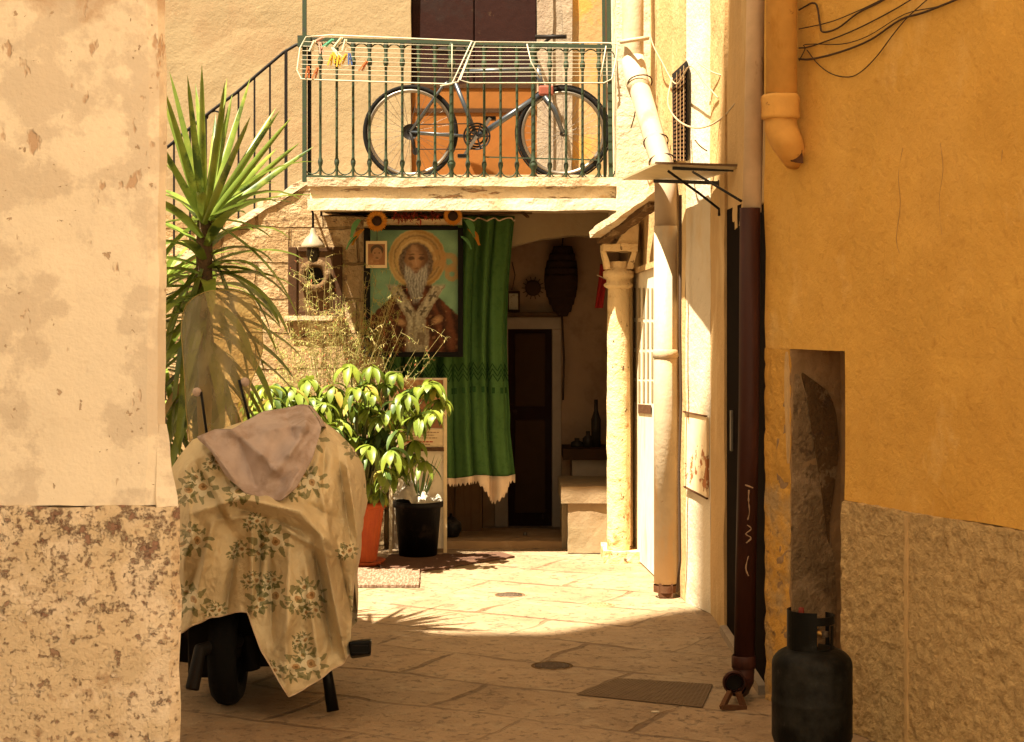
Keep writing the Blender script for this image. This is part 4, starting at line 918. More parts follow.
def sunflower(x, y, lab, r=.072):
    c = ip(x, y, .06); t = thing('artificial_sunflower', lab, 'flower', c, 'sunflowers above the picture')
    b = MB()
    for k in range(34):
        a = 2*math.pi*k/17 + (.18 if k > 16 else 0); e = Vector((math.cos(a), -.25 - .2 * (k > 16), math.sin(a)))
        b.leaf(c + Vector((math.cos(a), 0, math.sin(a))) * .02, e, r * .82, .026, .15, .1, 3, side=Vector((-math.sin(a), 0, math.cos(a))))
    part('petals', b, M['sunflower'], t)
    b = MB(); b.lathe([(.034, .0), (.032, -.014), (.018, -.022), (.0, -.024)], c, 18, axis='Y'); part('centre', b.rough(.01, .003, 60, 1, 1), M['flower_core'], t)
sunflower(377, 221, 'orange artificial sunflower above the left corner of the saint painting')
sunflower(453, 216, 'orange artificial sunflower above the right corner of the saint painting', .06)
b = MB()
for k in range(150):
    c = ip(random.uniform(393, 440), random.gauss(217, 2.6), .06 + random.uniform(0, .05))
    e = Vector((random.gauss(0, 1), random.gauss(-.4, .6), random.gauss(.1, .8))); b.leaf(c, e, random.uniform(.02, .045), .016, .4, .2, 3)
single('flower_garland', b, M['flower_red'], 'dark red artificial flower garland above the saint painting', 'garland')
for lab, c0, dirn in (('green ribbon with orange trim at the left corner of the saint painting', (361, 232), -1), ('green ribbon hanging at the right corner of the saint painting', (465, 232), 1)):
    b = MB(); b2 = MB()
    for k, (dx, dy, L_, W_) in enumerate([(0, -12, .14, .085), (3, -2, .13, .10), (-4, 5, .11, .08)]):
        b.leaf(ip(c0[0] + dx, c0[1] + dy, .07), (dirn * (.35 + .25 * k), -.25, -.5 - .1 * k), L_, W_, .8, .2, 6, prof=lambda t: .7 + .3 * math.sin(t * 5), m=k % 2)
    single('ribbon', b, [M['ribbon_green'], M['sunflower']], lab, 'ribbon', 'ribbons at the picture corners')

# curtain: bunched at the top, hem with fringe
CD = 12.26
def curt(u, v):
    # u across, v down; picture shape
    y = 216 + v * 262
    xl_ = 385 + 0 * v; xr_ = 516 - 5 * math.sin(min(1, v * 1.3) * 3.1) - 6 * v + (10 * max(0, v - .82) / .18) * .6
    uu = u ** (1 - .0 * v)
    x = xl_ + (xr_ - xl_) * uu
    ft = 1 - v * .35
    d = CD + (.035 * math.sin(u * 46 + 1.5 * v) + .02 * math.sin(u * 83 + 2) * ft + .015 * math.sin(u * 21 - 3 * v)) * (.55 + .45 * math.sin(u * 9 + 1) ** 2)
    x += 2.5 * math.sin(u * 46 + 2.2 + 1.5 * v) * .6
    y += 4 * math.sin(u * 15) * v * .4 + (-7 * max(0, u - .8) * 5 * max(0, v - .5))
    return P(x, y, d)
t = thing('curtain', 'long green curtain with zigzag band and pale fringed hem at the doorway', 'curtain', P(450, 480, CD))
b = MB(); b.grid(curt, 150, 60); cu = part('fabric', b, M['curtain'], t, solid=.002)
b = MB()
def off(pnt, k=.006): return pnt + Vector((0, -k, 0))
for row, amp in ((0, 1), (1, 1), (2, 1)):
    pts = []
    for k in range(121):
        u = k / 120; zz = abs(((u * 20) % 1) - .5) * 2; pts.append(off(curt(u, .562 + row * .020 + zz * .028), .004))
    b.tube(pts, .0032, 5, cap=False)
for row in (0,):
    for k in range(20):
        u = (k + .5) / 20; c = off(curt(u, .665), .004); b.bar(c + Vector((0, 0, .02)), c - Vector((0, 0, .02)), .02, .003)
part('zigzag_band', b, M['curtain_dark'], cu)
b = MB()
def hem(u, v):
    a = curt(u, 1); tip = 20 * max(0, 1 - (abs(u - .84) / .12) ** 1.5) + 7
    tip += 1.6 * math.sin(u * 260); x_ = a.x
    return a + Vector((0, -.012 + .004 * math.sin(u * 90), -(tip) / 146.5 * v + .01))
b.grid(hem, 220, 4); part('fringe', b, M['fringe'], cu, solid=.002)
b = MB(); pts = []
for k in range(60):
    u = .45 + .55 * k / 59; a = curt(u, 0); pts.append(off(a, .03) + Vector((0, 0, -.035 + .022 * abs(math.sin(k * .27)))))
b.tube(pts, .005, 6); part('cord', b, M['fringe'], cu)
b = MB(); b.tube([P(372, 214, 12.28), P(532, 213, 12.22)], .008, 8); b.bar(P(522, 212, 12.2), P(528, 217, 12.1), .02, .012); part('rod', b, M['wood_mid'], t)

# wall lamp
c = P(313, 228, 11.95); t = thing('hanging_lamp', 'small pale bell-shaped lamp hanging under the balcony corner', 'lamp', c)
b = MB(); b.lathe([(.012, .125), (.018, .11), (.022, .085), (.05, .06), (.075, .02), (.082, .0), (.078, -.004), (.045, .05), (.01, .08)], P(313, 247, 11.95), 24); part('shade', b, M['tin_shade'], t)
b = MB(); b.lathe([(.0, -.085), (.03, -.075), (.045, -.03), (.042, .01), (.03, .03)], P(313, 250, 11.95), 20); part('globe', b, M['bottle_dark'], t)
b = MB(); b.tube([P(313, 231, 11.95), P(313, 214, 11.95), P(311, 205, 12.0), P(311, 203, 12.2)], .008, 8); b.box(P(307, 200, 11.85), P(317, 210, 12.1)); part('bracket', b, M['dark_iron'], t)

# niche box in the stone wall (dark wood surround with a wreath)
ND = PD
t = thing('wall_shrine', 'square dark wooden wall shrine with round wreath set in the stone wall', 'shrine', P(315, 318, ND))
b = MB(); b.box(P(288, 247, ND - .02), P(298, 316, ND + .05)); b.box(P(333, 247, ND - .02), P(343, 316, ND + .05)); b.box(P(298, 247, ND - .02), P(333, 252, ND + .05)); b.box(P(298, 311, ND - .02), P(333, 316, ND + .05)); part('frame', b, M['wood_dark'], t, bevel=.004)
b = MB(); b.box(P(296, 250, ND - .006), P(335, 314, ND + .002)); part('panel', b, M['wood_mid'], t)
b = MB(); c = P(315, 276, ND - .03); b.tube([c + Vector((math.cos(a) * .085, 0, math.sin(a) * .085)) for a in [2*math.pi*k/24 for k in range(24)]], .028, 8, closed=True); part('wreath', b.rough(.02, .012, 40, 3, 2), M['rubble'], t)
b = MB(); b.disc(c + Vector((0, .02, 0)), .06, axis='Y'); part('wreath_centre', b, M['hole'], t)
b = MB(); b.box(P(284, 316, ND - .06), P(347, 320, ND + .05)); part('sill', b.rough(.04, .006, 12, 1, 4), M['slab_stone'], t)

# printed board behind the pots
BDd = 12.12
t = thing('display_board', 'tall pale display board with a food poster behind the black pot', 'board', P(418, 556, BDd))
b = MB(); b.box(P(389, 378, BDd), P(447, 548, BDd + .03)); bo = part('board', b, M['board_white'], t, bevel=.003)
b = MB()
for x in (389, 443.5): b.box(P(x, 378, BDd - .012), P(x + 3.5, 557, BDd - .002))
part('edge_strip', b, M['paper'], t)
b = MB(); b.box(P(394, 380, BDd - .005), P(443, 428, BDd - .002)); po = part('poster_picture', b, M['print_brown'], bo)
b = MB(); b.box(P(393, 429, BDd - .005), P(443, 447, BDd - .002)); tx = part('caption_strip', b, M['paper'], bo)
b = MB()
for k, (x0_, x1_2, y_) in enumerate([(397, 439, 432), (402, 434, 434.8), (399, 437, 437.6), (404, 433, 441.2), (408, 430, 444)]):
    x = x0_
    while x < x1_2:
        ww = random.uniform(1.2, 3.4); b.box(P(x, y_, BDd - .0075), P(min(x + ww, x1_2), y_ + (.7 if k != 3 else 1.2), BDd - .0055), 1 if k == 3 else 0); x += ww + .7
part('printed_lines', b, [M['print_ink'], M['print_red']], tx)
b = MB(); b.box(P(393, 447.5, BDd - .02), P(444, 451, BDd - .002)); part('shelf_strip', b, M['wood_mid'], bo)

# ---- pots
def pot(c, r0, r1, h, matl, nm='pot', parent=None, lip=.012):
    b = MB(); b.lathe([(0, .002), (r0, .002), (r0, 0), (r0 + (r1 - r0) * .9, h * .9), (r1 + lip, h * .9), (r1 + lip, h), (r1 - .006, h), (r1 - .012, h * .86), (0, h * .86)], c, 36); return part(nm, b, matl, parent)
c = Vector((P(418, 0, 11.92).x, 11.92, 0)); t = thing('potted_plant', 'black plastic pot with strappy green leaves and crumpled plastic sheet', 'plant', c)
pot(c, .125, .155, .37, M['pot_black'], 'pot', t)
b = MB(); b.disc(c + Vector((0, 0, .33)), .145); part('soil', b, M['soil'], t)
b = MB()
for k in range(26):
    a = random.uniform(0, 6.28); e = Vector((math.cos(a) * .35, math.sin(a) * .3, 1)); b.leaf(c + Vector((math.cos(a) * .03, math.sin(a) * .03, .32)), e, random.uniform(.2, .42), .02, .25, .25, 6)
part('leaves', b, M['leaf_dark'], t)
b = MB()
def sheet(u, v):
    a = u * 2 * math.pi; r = .04 + .125 * v; n_ = noise.noise(Vector((math.cos(a) * 2.2, math.sin(a) * 2.2, v * 3)))
    z = .36 + .10 * (1 - v) * (.6 + n_) + .03 * n_ + (.06 if math.cos(a) < -.2 else 0) * (1 - v * .4); return c + Vector((math.cos(a) * r, math.sin(a) * r, z))
b.grid(sheet, 40, 8); part('plastic_sheet', b, M['plastic_sheet'], t)

c = Vector((P(360, 0, 11.55).x, 11.55, 0)); t = thing('potted_plant', 'bushy broad-leaved plant in a ribbed orange pot beside the covered scooter', 'plant', c)
b = MB(); prof_h = .36
vs_ = [];
def opot(u, v):
    a = u * 2 * math.pi; r = (.105 + .05 * v) * (1 + .018 * math.cos(a * 22)); return c + Vector((math.cos(a) * r, math.sin(a) * r, .03 + v * prof_h))
b.grid(opot, 132, 6, flip=True); b.lathe([(.155, .37), (.172, .375), (.172, .41), (.150, .41), (.146, .36), (0, .36)], c, 40); b.lathe([(0, .031), (.106, .031)], c, 40); part('pot', b, M['pot_orange'], t)
b = MB(); b.lathe([(0, .004), (.13, .004), (.165, .035), (.158, .035), (.125, .012), (0, .012)], c, 36); part('saucer', b, M['pot_orange'], t)
b = MB(); twigs = []
hub = c + Vector((0, 0, .36))
targets = []
for k in range(125):
    px = random.uniform(250, 436) if k % 3 else random.uniform(250, 345); 
    top = 372 + 16 * abs(math.sin(px * .05)) + (20 if px < 300 else 0); py = random.uniform(top, 452 if px < 395 else 425)
    if px < 300 and py > 425: py = random.uniform(385, 420)
    targets.append(P(px, py, random.uniform(11.05, 11.75)))
for px, py in ((366, 455), (375, 448), (392, 452), (400, 470), (382, 430), (398, 432), (415, 440), (360, 440), (390, 478), (378, 492), (384, 470), (372, 480), (425, 462), (440, 400), (434, 388), (412, 455), (402, 460), (385, 440), (395, 372), (372, 366), (350, 366)): targets.append(P(px, py, random.uniform(11.15, 11.5)))
bl = MB()
def lprof(t): return math.sin(math.pi * min(1, t * .93 + .07)) ** .75
for tg in targets:
    mid = hub.lerp(tg, .55) + Vector((0, 0, .10)); b.tube([hub + Vector((random.uniform(-.05, .05), random.uniform(-.05, .05), 0)), mid, tg], [.008, .006, .003], 5, cap=False)
    n_ = random.randint(6, 9); a0 = random.uniform(0, 6.28)
    for j in range(n_):
        a = a0 + 2*math.pi*j/n_; e = Vector((math.cos(a), math.sin(a), random.uniform(-.75, .15)))
        bl.leaf(tg + Vector((0, 0, random.uniform(-.015, .015))), e, random.uniform(.09, .175), random.uniform(.036, .058), random.uniform(1.2, 3.2), random.uniform(.05, .35), 6, prof=lprof, m=0 if random.random() < .8 else (1 if random.random() < .7 else 2))
part('stems', b, M['stem'], t); part('foliage', bl, [M['leaf'], M['leaf_dark'], M['leaf_old']], t)

# wispy flowering plant in front of the stone wall
c = Vector((P(330, 0, 11.85).x, 11.85, 0)); t = thing('potted_plant', 'tall wispy plant with tiny pale sprigs in front of the wall shrine', 'plant', c)
pot(c, .10, .13, .26, M['pot_orange'], 'pot', t)
b = MB(); lf = MB()
for k in range(95):
    px = random.choice([random.uniform(255, 350), random.uniform(262, 350), random.uniform(350, 405)]); py = random.uniform(285, 375)
    if px > 350: py = random.uniform(262, 345)
    elif random.random() < .3: py = random.uniform(248, 300)
    if k < 6: px, py = random.uniform(375, 450), random.uniform(290, 350)
    if px < 300: py = random.uniform(300, 385)
    end = P(px, py, random.uniform(11.55, 12.0)); a_ = c + Vector((random.uniform(-.08, .08), random.uniform(-.08, .08), .26))
    mid = a_.lerp(end, .6) + Vector((random.uniform(-.05, .05), 0, .08)); b.tube([a_, a_.lerp(mid, .5) + Vector((random.uniform(-.02, .02), 0, .03)), mid, end], [.0022, .0018, .0012, .0008], 4, cap=False)
    for j in range(8):
        q0 = mid.lerp(end, random.uniform(-.2, 1.0)); q1 = q0 + Vector((random.gauss(0, .075), random.gauss(0, .05), random.gauss(.02, .06)))
        b.tube([q0, q0.lerp(q1, .5) + Vector((0, 0, .012)), q1], [.0011, .0009, .0006], 3, cap=False)
        for i2 in range(7):
            q_ = q0.lerp(q1, .25 + .75 * i2 / 6) + Vector((0, 0, .004)); e = Vector((random.gauss(0, 1), random.gauss(0, 1), random.gauss(.2, .8))); mm = 0 if random.random() < .5 else (1 if random.random() < .8 else 2)
            lf.leaf(q_, e, random.uniform(.016, .038), .0065, random.uniform(.5, 2), .1, 2, m=mm)
part('stems', b, M['straw'], t); part('sprigs', lf, [M['straw'], M['sprig'], M['sprig_red']], t)

# ---- yucca palm
YC = Vector((P(205, 215, 8.6).x, 8.6, 0)); t = thing('yucca_palm', 'tall yucca palm with sword leaves and drooping skirt behind the covered scooter', 'palm', YC)
pot(YC, .17, .21, .38, M['pot_black'], 'pot', t)
b = MB(); b.tube([YC + Vector((0, 0, .3)), YC + Vector((.02, 0, 1.0)), YC + Vector((-.01, 0, 1.7)), YC + Vector((0, 0, 2.12))], [.06, .05, .042, .035], 12); part('trunk', b.rough(.04, .008, 20, 9, 3), M['bark'], t)
yl = MB()
def yp(t): return min(1, .45 + t * 2.0) * (1 - t) ** .5
top = YC + Vector((0, 0, 2.08))
# the upright leaves the photo shows, by their tips
for tx, ty, off_ in [(172, 72, 0), (190, 80, .05), (208, 70, -.05), (213, 76, .1), (247, 78, 0), (262, 98, .1), (290, 118, -.05), (163, 110, .1), (235, 108, -.1), (166, 98, 0), (225, 90, .05), (198, 100, .15), (240, 92, -.15), (255, 130, .2), (275, 108, 0), (180, 96, -.1), (300, 135, .1), (201, 84, -.1), (220, 74, .05), (232, 86, .1), (184, 74, .1), (268, 125, -.2), (282, 128, .15), (166, 130, -.1)]:
    e = P(tx, ty, 8.6) + Vector((0, off_ * 3, 0)) - top; yl.leaf(top + Vector((0, off_ * .3, -.02)), e, e.length * 1.04, .047, .10, .28, 8, prof=yp, m=0, side=Vector((1, random.uniform(-1.2, 1.2), 0)).cross(e).cross(e) if False else (e.cross(Vector((random.uniform(-.6, .6), 1, 0)))))
for tx, ty, up, off_ in [(310, 162, .35, -.1), (300, 208, .30, -.2), (307, 195, .2, .15), (275, 240, .2, -.3), (150, 150, .3, 0), (140, 190, .3, .1), (150, 240, .3, -.2), (262, 180, .2, .3), (283, 330, .5, -.1), (150, 300, .5, .2)]:
    e = P(tx, ty, 8.6) + Vector((0, off_, 0)) - top; L_ = e.length * 1.1; e.z += up * L_; yl.leaf(top, e, L_, .05, up * 2.6, .2, 10, prof=yp, m=0)
for k in range(66):
    f = k / 66; a = k * 2.4; z = 2.08 - f * .85; el = .9 - f * 2.1
    e = Vector((math.cos(a), math.sin(a) * .9, el)); L_ = random.uniform(.40, .62)
    if e.normalized().x * L_ > .42 and f < .5: L_ *= .7
    yl.leaf(YC + Vector((math.cos(a) * .03, math.sin(a) * .03, z)), e, L_, random.uniform(.065, .095), random.uniform(.6, 1.6), .2, 8, prof=yp, m=1 if (f > .8 and k % 3 == 0) else 0)
# long hanging fronds right of the trunk
for tx, ty in [(283, 335), (270, 352), (255, 372), (290, 300), (262, 330), (240, 390), (168, 400), (180, 420), (172, 360), (186, 440), (200, 430), (163, 330)]:
    z0_ = random.uniform(1.75, 2.0); s_ = YC + Vector((0, random.uniform(-.05, .05), z0_)); e = P(tx, ty, 8.55 + random.uniform(-.15, .2)) - s_; L_ = e.length * 1.12; e.z += .45 * L_
    yl.leaf(s_, e, L_, .085, 1.5, .2, 10, prof=yp, m=0)
part('foliage', yl, [M['yucca'], M['yucca_dry']], t)
# second, lower yucca further left
YC2 = Vector((P(182, 0, 9.0).x - .12, 9.0, 0)); t = thing('yucca_palm', 'lower dark leafy yucca half hidden behind the left house corner', 'palm', YC2)
pot(YC2, .15, .18, .33, M['pot_black'], 'pot', t)
b = MB(); b.tube([YC2 + Vector((0, 0, .28)), YC2 + Vector((0, 0, 1.75))], [.05, .035], 10); part('trunk', b, M['bark'], t)
yl = MB()
for k in range(150):
    f = k / 150; a = k * 2.4; z = 1.95 - f * 1.1; e = Vector((math.cos(a), math.sin(a) * .8, 1.0 - f * 2.0)); yl.leaf(YC2 + Vector((0, 0, min(z, 1.75))), e, random.uniform(.35, .6), random.uniform(.04, .06), random.uniform(.6, 1.8), .2, 7, prof=yp)
part('foliage', yl, M['yucca'], t)

# ================================================================== SCOOTER UNDER ITS COVER
t = thing('scooter', 'parked black scooter with smoked windscreen hidden under a flowered cover', 'scooter', P(265, 712, 7.6) * 1.0)
t.location.z = 0
bod = MB()
def ring(y, z0, z1, hw, xc): return [(xc - hw, y, z0 + .06), (xc - hw * .6, y, z0), (xc + hw * .6, y, z0), (xc + hw, y, z0 + .06), (xc + hw * .9, y, z1 - .08), (xc + hw * .4, y, z1), (xc - hw * .4, y, z1), (xc - hw * .9, y, z1 - .08)]
x0_ = P(250, 0, 7.6).x
rs = [ring(7.42, .45, .78, .10, x0_ - .03), ring(7.6, .28, .86, .15, x0_), ring(7.9, .25, .84, .16, x0_), ring(8.15, .22, .5, .15, x0_ - .03), ring(8.35, .22, .45, .16, x0_ - .05)]
for i in range(len(rs) - 1): bod.hexa(rs[i], rs[i + 1])
part('body', bod, M['black_plastic'], t, bevel=.02)
b = MB(); b.hexa([(x0_ - .25, 8.36, .3), (x0_ + .15, 8.36, .3), (x0_ + .12, 8.45, .3), (x0_ - .22, 8.45, .3)], [(x0_ - .22, 8.2, 1.0), (x0_ + .12, 8.2, 1.0), (x0_ + .08, 8.3, 1.0), (x0_ - .18, 8.3, 1.0)]); part('leg_shield', b, M['black_plastic'], t, bevel=.02)
for nm, cx_, cy_ in (('rear', P(226, 0, 7.5).x, 7.58), ('front', x0_ - .1, 8.62)):
    cc = Vector((cx_, cy_, .23)); b = MB(); b.lathe([(.14, -.05), (.2, -.058), (.225, -.035), (.232, 0), (.225, .035), (.2, .058), (.14, .05), (.14, -.05)], cc, 36, axis='X'); w_ = part('wheel', b, M['tyre'], t)
    b = MB(); b.lathe([(.14, -.03), (.05, -.015), (.03, -.05), (0, -.05)], cc, 24, axis='X'); b.lathe([(.14, .03), (.05, .015), (.03, .05), (0, .05)], cc, 24, axis='X'); part('rim', b, M['dark_iron'], w_)
b = MB(); b.box((P(178, 0, 7.4).x, 7.62, .10), (P(214, 0, 7.4).x, 8.1, .48)); b.box((P(238, 0, 7.5).x, 7.75, .12), (P(300, 0, 7.5).x, 8.3, .5)); b.tube([P(204, 630, 7.72), P(226, 618, 7.72), P(246, 632, 7.72), P(252, 670, 7.72)], .04, 8); b.tube([P(192, 690, 7.3), P(200, 650, 7.35), P(240, 640, 7.5)], .03, 10); part('engine_shade_fill', b, M['dark_iron'], t, bevel=.02)  # dark engine masses and mudguard added to fill the shade under the cover
b = MB(); b.tube([P(318, 640, 7.42), P(327, 672, 7.38), P(333, 711, 7.36)], [.024, .022, .026], 12); part('stand_leg', b, M['black_plastic'], t)
b = MB(); b.hexa([P(350, 656, 7.34), P(351, 659, 7.44), P(371, 656, 7.44), P(371, 654, 7.34)], [P(348, 642, 7.34), P(349, 641, 7.44), P(372, 638, 7.44), P(371, 640, 7.34)]); fp = part('foot_peg', b, M['black_plastic'], t, bevel=.008)
b = MB()
for y in (645.5, 652.5): b.box(P(352, y, 7.334), P(368, y + .8, 7.345))
part('tread', b, M['dark_iron'], fp)
b = MB(); b.tube([P(300, 648, 7.5), P(350, 649, 7.4)], .012, 8); part('peg_arm', b, M['black_plastic'], t)
# windscreen
ol = [(191, 452), (186, 410), (184, 370), (181, 330), (184, 308), (195, 297), (212, 291), (232, 290), (246, 294), (256, 304), (261, 325), (262, 350), (257, 366), (250, 380), (246, 400), (248, 452)]
WD = 7.95
def scr(x, y): xx = (x - 221) / 40; return P(x, y, WD - .10 * (1 - xx * xx) + (450 - y) * .0008)
b = MB(); rows = 14; cols = 10
lx = lambda y: [ (191,452),(186,410),(184,370),(181,330),(184,308),(195,297)]
def lerp_tab(tab, y):
    tab = sorted(tab)
    if y <= tab[0][0]: return tab[0][1]
    for (a, va), (c_, vc) in zip(tab, tab[1:]):
        if y <= c_: return va + (vc - va) * (y - a) / (c_ - a)
    return tab[-1][1]
LT = [(290, 221), (291, 209), (294, 200), (298, 193), (305, 186), (316, 182), (330, 181), (370, 184), (410, 186), (452, 191)]
RT = [(290, 224), (291, 238), (294, 247), (300, 254), (310, 259), (325, 262), (350, 263), (366, 258), (382, 251), (400, 248), (452, 249)]
def sg(u, v):
    y = 290 + 162 * (v ** 1.5); l_ = lerp_tab(LT, y); r_ = lerp_tab(RT, y); return scr(l_ + (r_ - l_) * u, y)
b.grid(sg, 14, 40); ws = part('windscreen', b, M['screen'], t)
rim = [sg(0, k / 30) for k in range(30, -1, -1)] + [sg(1, k / 30) for k in range(31)]
b = MB(); b.tube(rim, .0025, 5); part('screen_edge', b, M['straw'], ws)
for a_, c_, kx, ky in (((201, 392), (209, 450), 197, 392), ((239, 380), (252, 430), 245, 382)):
    b = MB(); b.tube([P(*a_, WD - .13), P(*c_, WD - .18)], .006, 8); st_ = part('screen_bracket', b, M['black_plastic'], ws)
    b = MB(); b.lathe([(0, -.014), (.014, -.012), (.02, 0), (.014, .012), (0, .014)], P(kx, ky, WD - .13), 16, axis='Y'); part('screen_knob', b, M['towel'], st_)

# the cover
TOP = [(0, (168, 474)), (.06, (180, 456)), (.12, (193, 440)), (.2, (210, 433)), (.33, (248, 420)), (.45, (280, 410)), (.55, (302, 409)), (.63, (318, 418)), (.72, (338, 432)), (.82, (354, 448)), (.9, (362, 462)), (1, (367, 500))]
BOT = [(0, (168, 634)), (.08, (184, 632)), (.15, (200, 622)), (.24, (216, 615)), (.36, (248, 612)), (.44, (262, 650)), (.56, (290, 697)), (.68, (318, 680)), (.8, (340, 664)), (.9, (348, 655)), (1, (351, 585))]
def tab(T, u):
    for (a, va), (c_, vc) in zip(T, T[1:]):
        if u <= c_: k = (u - a) / (c_ - a); return va[0] + (vc[0] - va[0]) * k, va[1] + (vc[1] - va[1]) * k
    return T[-1][1]
CRE = [  # creases: x0,y0,x1,y1,width,height toward viewer
    (196, 512, 240, 498, 9, .05), (240, 498, 300, 512, 9, .055), (300, 512, 345, 560, 10, .05), (185, 560, 200, 512, 8, .035),
    (252, 525, 252, 612, 3.2, .035), (262, 525, 258, 600, 3, -.03), (238, 540, 226, 612, 5, -.035), (212, 525, 190, 628, 6, .04), (200, 560, 186, 600, 6, -.03),
    (322, 540, 345, 655, 3.5, .045), (314, 545, 332, 650, 4, -.035), (336, 540, 352, 620, 4, -.03), (290, 530, 285, 690, 9, .03), (270, 545, 272, 640, 5, -.025), (305, 560, 320, 675, 5, .022),
    (190, 450, 230, 530, 6, -.03), (205, 470, 232, 520, 4, .025), (335, 430, 350, 540, 6, -.03), (345, 450, 358, 540, 4, .03), (318, 470, 330, 540, 5, .025), (325, 440, 322, 500, 5, -.022),
    (230, 505, 300, 530, 4, -.025), (215, 520, 260, 515, 3, .018), (270, 520, 330, 555, 3, .02), (186, 470, 192, 540, 4, .025), (300, 500, 340, 520, 4, -.02), (296, 455, 318, 430, 5, .02),
    (200, 445, 215, 470, 4, .02), (276, 650, 300, 600, 6, .018)]
def seg_d(px, py, s):
    ax, ay, bx, by = s[:4]; dx, dy = bx - ax, by - ay; k = max(0, min(1, ((px - ax) * dx + (py - ay) * dy) / (dx * dx + dy * dy))); return math.hypot(px - ax - k * dx, py - ay - k * dy), k
def relief(px, py):
    h = 0
    for s in CRE:
        dd_, k = seg_d(px, py, s); h += s[5] * 2.6 * math.exp(-abs(dd_ / s[4]) ** 1.25) * (.3 + .7 * math.sin(math.pi * (.1 + .8 * k)))
    h += .030 * noise.noise(Vector((px * .035, py * .024, 0))) + .022 * (.5 - abs(noise.noise(Vector((px * .075 + py * .02, py * .03, 3))))) + .010 * (.5 - abs(noise.noise(Vector((px * .16 - py * .05, py * .09, 7)))))
    return h
def bulge(px, py):
    u = max(0, 1 - abs((px - 268) / 104) ** 3.2) ** .5
    v = (py - 405) / 100.0; v = max(0, min(1, v)); return u * (.08 + .34 * math.sin(v * math.pi / 2) ** .8)
D0 = 7.72
def edgef(u, v): return min(1, min(u, 1 - u) * 12) ** .6 * min(1, v * 9) ** .7
def cov(u, v, front=True):
    (ax, ay), (bx, by) = tab(TOP, u), tab(BOT, u); by += 3.5 * noise.noise(Vector((u * 14, 0, 0))); px, py = ax + (bx - ax) * v + 2.2 * noise.noise(Vector((u * 3, v * 7, 2))), ay + (by - ay) * v
    h = bulge(px, py); e = edgef(u, v)
    if front: return P(px, py, D0 - (h + relief(px, py)) * e)
    r_ = .05 * noise.noise(Vector((px * .04, py * .02, 9))); pf_ = P(px, py, D0); pf_.y += (h * .9 + r_) * e; return pf_
def covuv(u, v):
    (ax, ay), (bx, by) = tab(TOP, u), tab(BOT, u); return ((ax + (bx - ax) * v) / 240, -(ay + (by - ay) * v) / 225)
t = thing('scooter_cover', 'yellowed oilcloth cover printed with daisies draped over the scooter', 'cover', P(270, 690, D0))
b = MB(); b.grid(lambda u, v: cov(u, v), 190, 170, uvf=covuv); b.grid(lambda u, v: cov(u, v * .9, False), 60, 50, uvf=lambda u, v: (covuv(u, v)[0] + 2.3, covuv(u, v)[1]), flip=True)
part('cloth', b, M['floral'], t, solid=.003)
# pale hem line
b = MB(); b.tube([cov(k / 120, 1) + Vector((0, -.003, 0)) for k in range(121)], .0035, 5); b.tube([cov(1, k / 40) + Vector((0, -.003, 0)) for k in range(41)], .003, 5); part('hem', b, M['fringe'], t)
# grey cloth on top
TT = [(0, (197, 437)), (.14, (214, 430)), (.22, (231, 430)), (.38, (262, 412)), (.52, (288, 408)), (.60, (300, 405)), (.68, (308, 406)), (.84, (318, 420)), (1, (321, 427))]
TB = [(0, (199, 440)), (.08, (212, 452)), (.2, (226, 476)), (.33, (245, 493)), (.48, (265, 499)), (.58, (281, 501)), (.70, (296, 488)), (.85, (312, 460)), (1, (321, 430))]
TC = [(231, 430, 262, 455, 4, .022), (262, 455, 275, 470, 4, .022), (275, 470, 300, 440, 4, .020), (290, 455, 310, 415, 4, .02), (240, 440, 255, 485, 5, -.018), (268, 430, 300, 425, 6, .02), (300, 470, 284, 498, 5, .015), (205, 440, 235, 480, 4, .02), (280, 480, 300, 470, 4, -.012), (285, 412, 296, 440, 3.5, -.02), (304, 408, 306, 430, 3, .02)]
def tow(u, v):
    (ax, ay), (bx, by) = tab(TT, u), tab(TB, u); px, py = ax + (bx - ax) * v, ay + (by - ay) * v
    h = bulge(px, max(py, 412)); h += .4 * relief(px, py); vv = max(0, min(1, (py - 404) / 22)); e = vv ** .7 * max(0, min(1, (px - 170) / 18)) ** .5
    for s in TC: dd_, k = seg_d(px, py, s); h += s[5] * 2.6 * math.exp(-abs(dd_ / (s[4] * 1.3)) ** 1.2)
    h += .016 * noise.noise(Vector((px * .05, py * .05, 1))) + .01 * abs(noise.noise(Vector((px * .11, py * .07, 5))))
    return P(px, py, D0 - h * e - .055)
b = MB(); b.grid(tow, 90, 60)
def towb(u, v): a = tow(u, 0); return a + Vector((0, .03 + .28 * v, -.05 * v + .012 * math.sin(v * 3)))
b.grid(towb, 60, 10, flip=True)
single('grey_cloth', b, M['towel'], 'crumpled grey-pink cloth laid over the top of the flowered scooter cover', 'cloth', solid=.003)

# ================================================================== GAS CYLINDER
c = Vector((P(812, 0, 6.7).x, 6.7, 0)); t = thing('gas_cylinder', 'dark green-black gas cylinder with carrying collar standing by the niche', 'gas cylinder', c)
R0 = .149
b = MB(); prof = [(0, .012), (.12, .012), (R0 - .01, .05)] + [(R0, .08), (R0, .2), (R0 + .0015, .205), (R0 + .0015, .215), (R0, .22), (R0, .335)]
for k in range(10):
    a = k / 9 * math.pi / 2; prof.append((.055 + (R0 - .055) * math.cos(a), .345 + .065 * math.sin(a)))
prof.append((0, .412)); b.lathe(prof, c, 56); part('tank', b, M['cylinder_paint'], t)
b = MB(); b.lathe([(.115, 0), (.125, 0), (.125, .045), (.115, .045)], c, 40); part('foot_ring', b, M['cylinder_paint'], t)
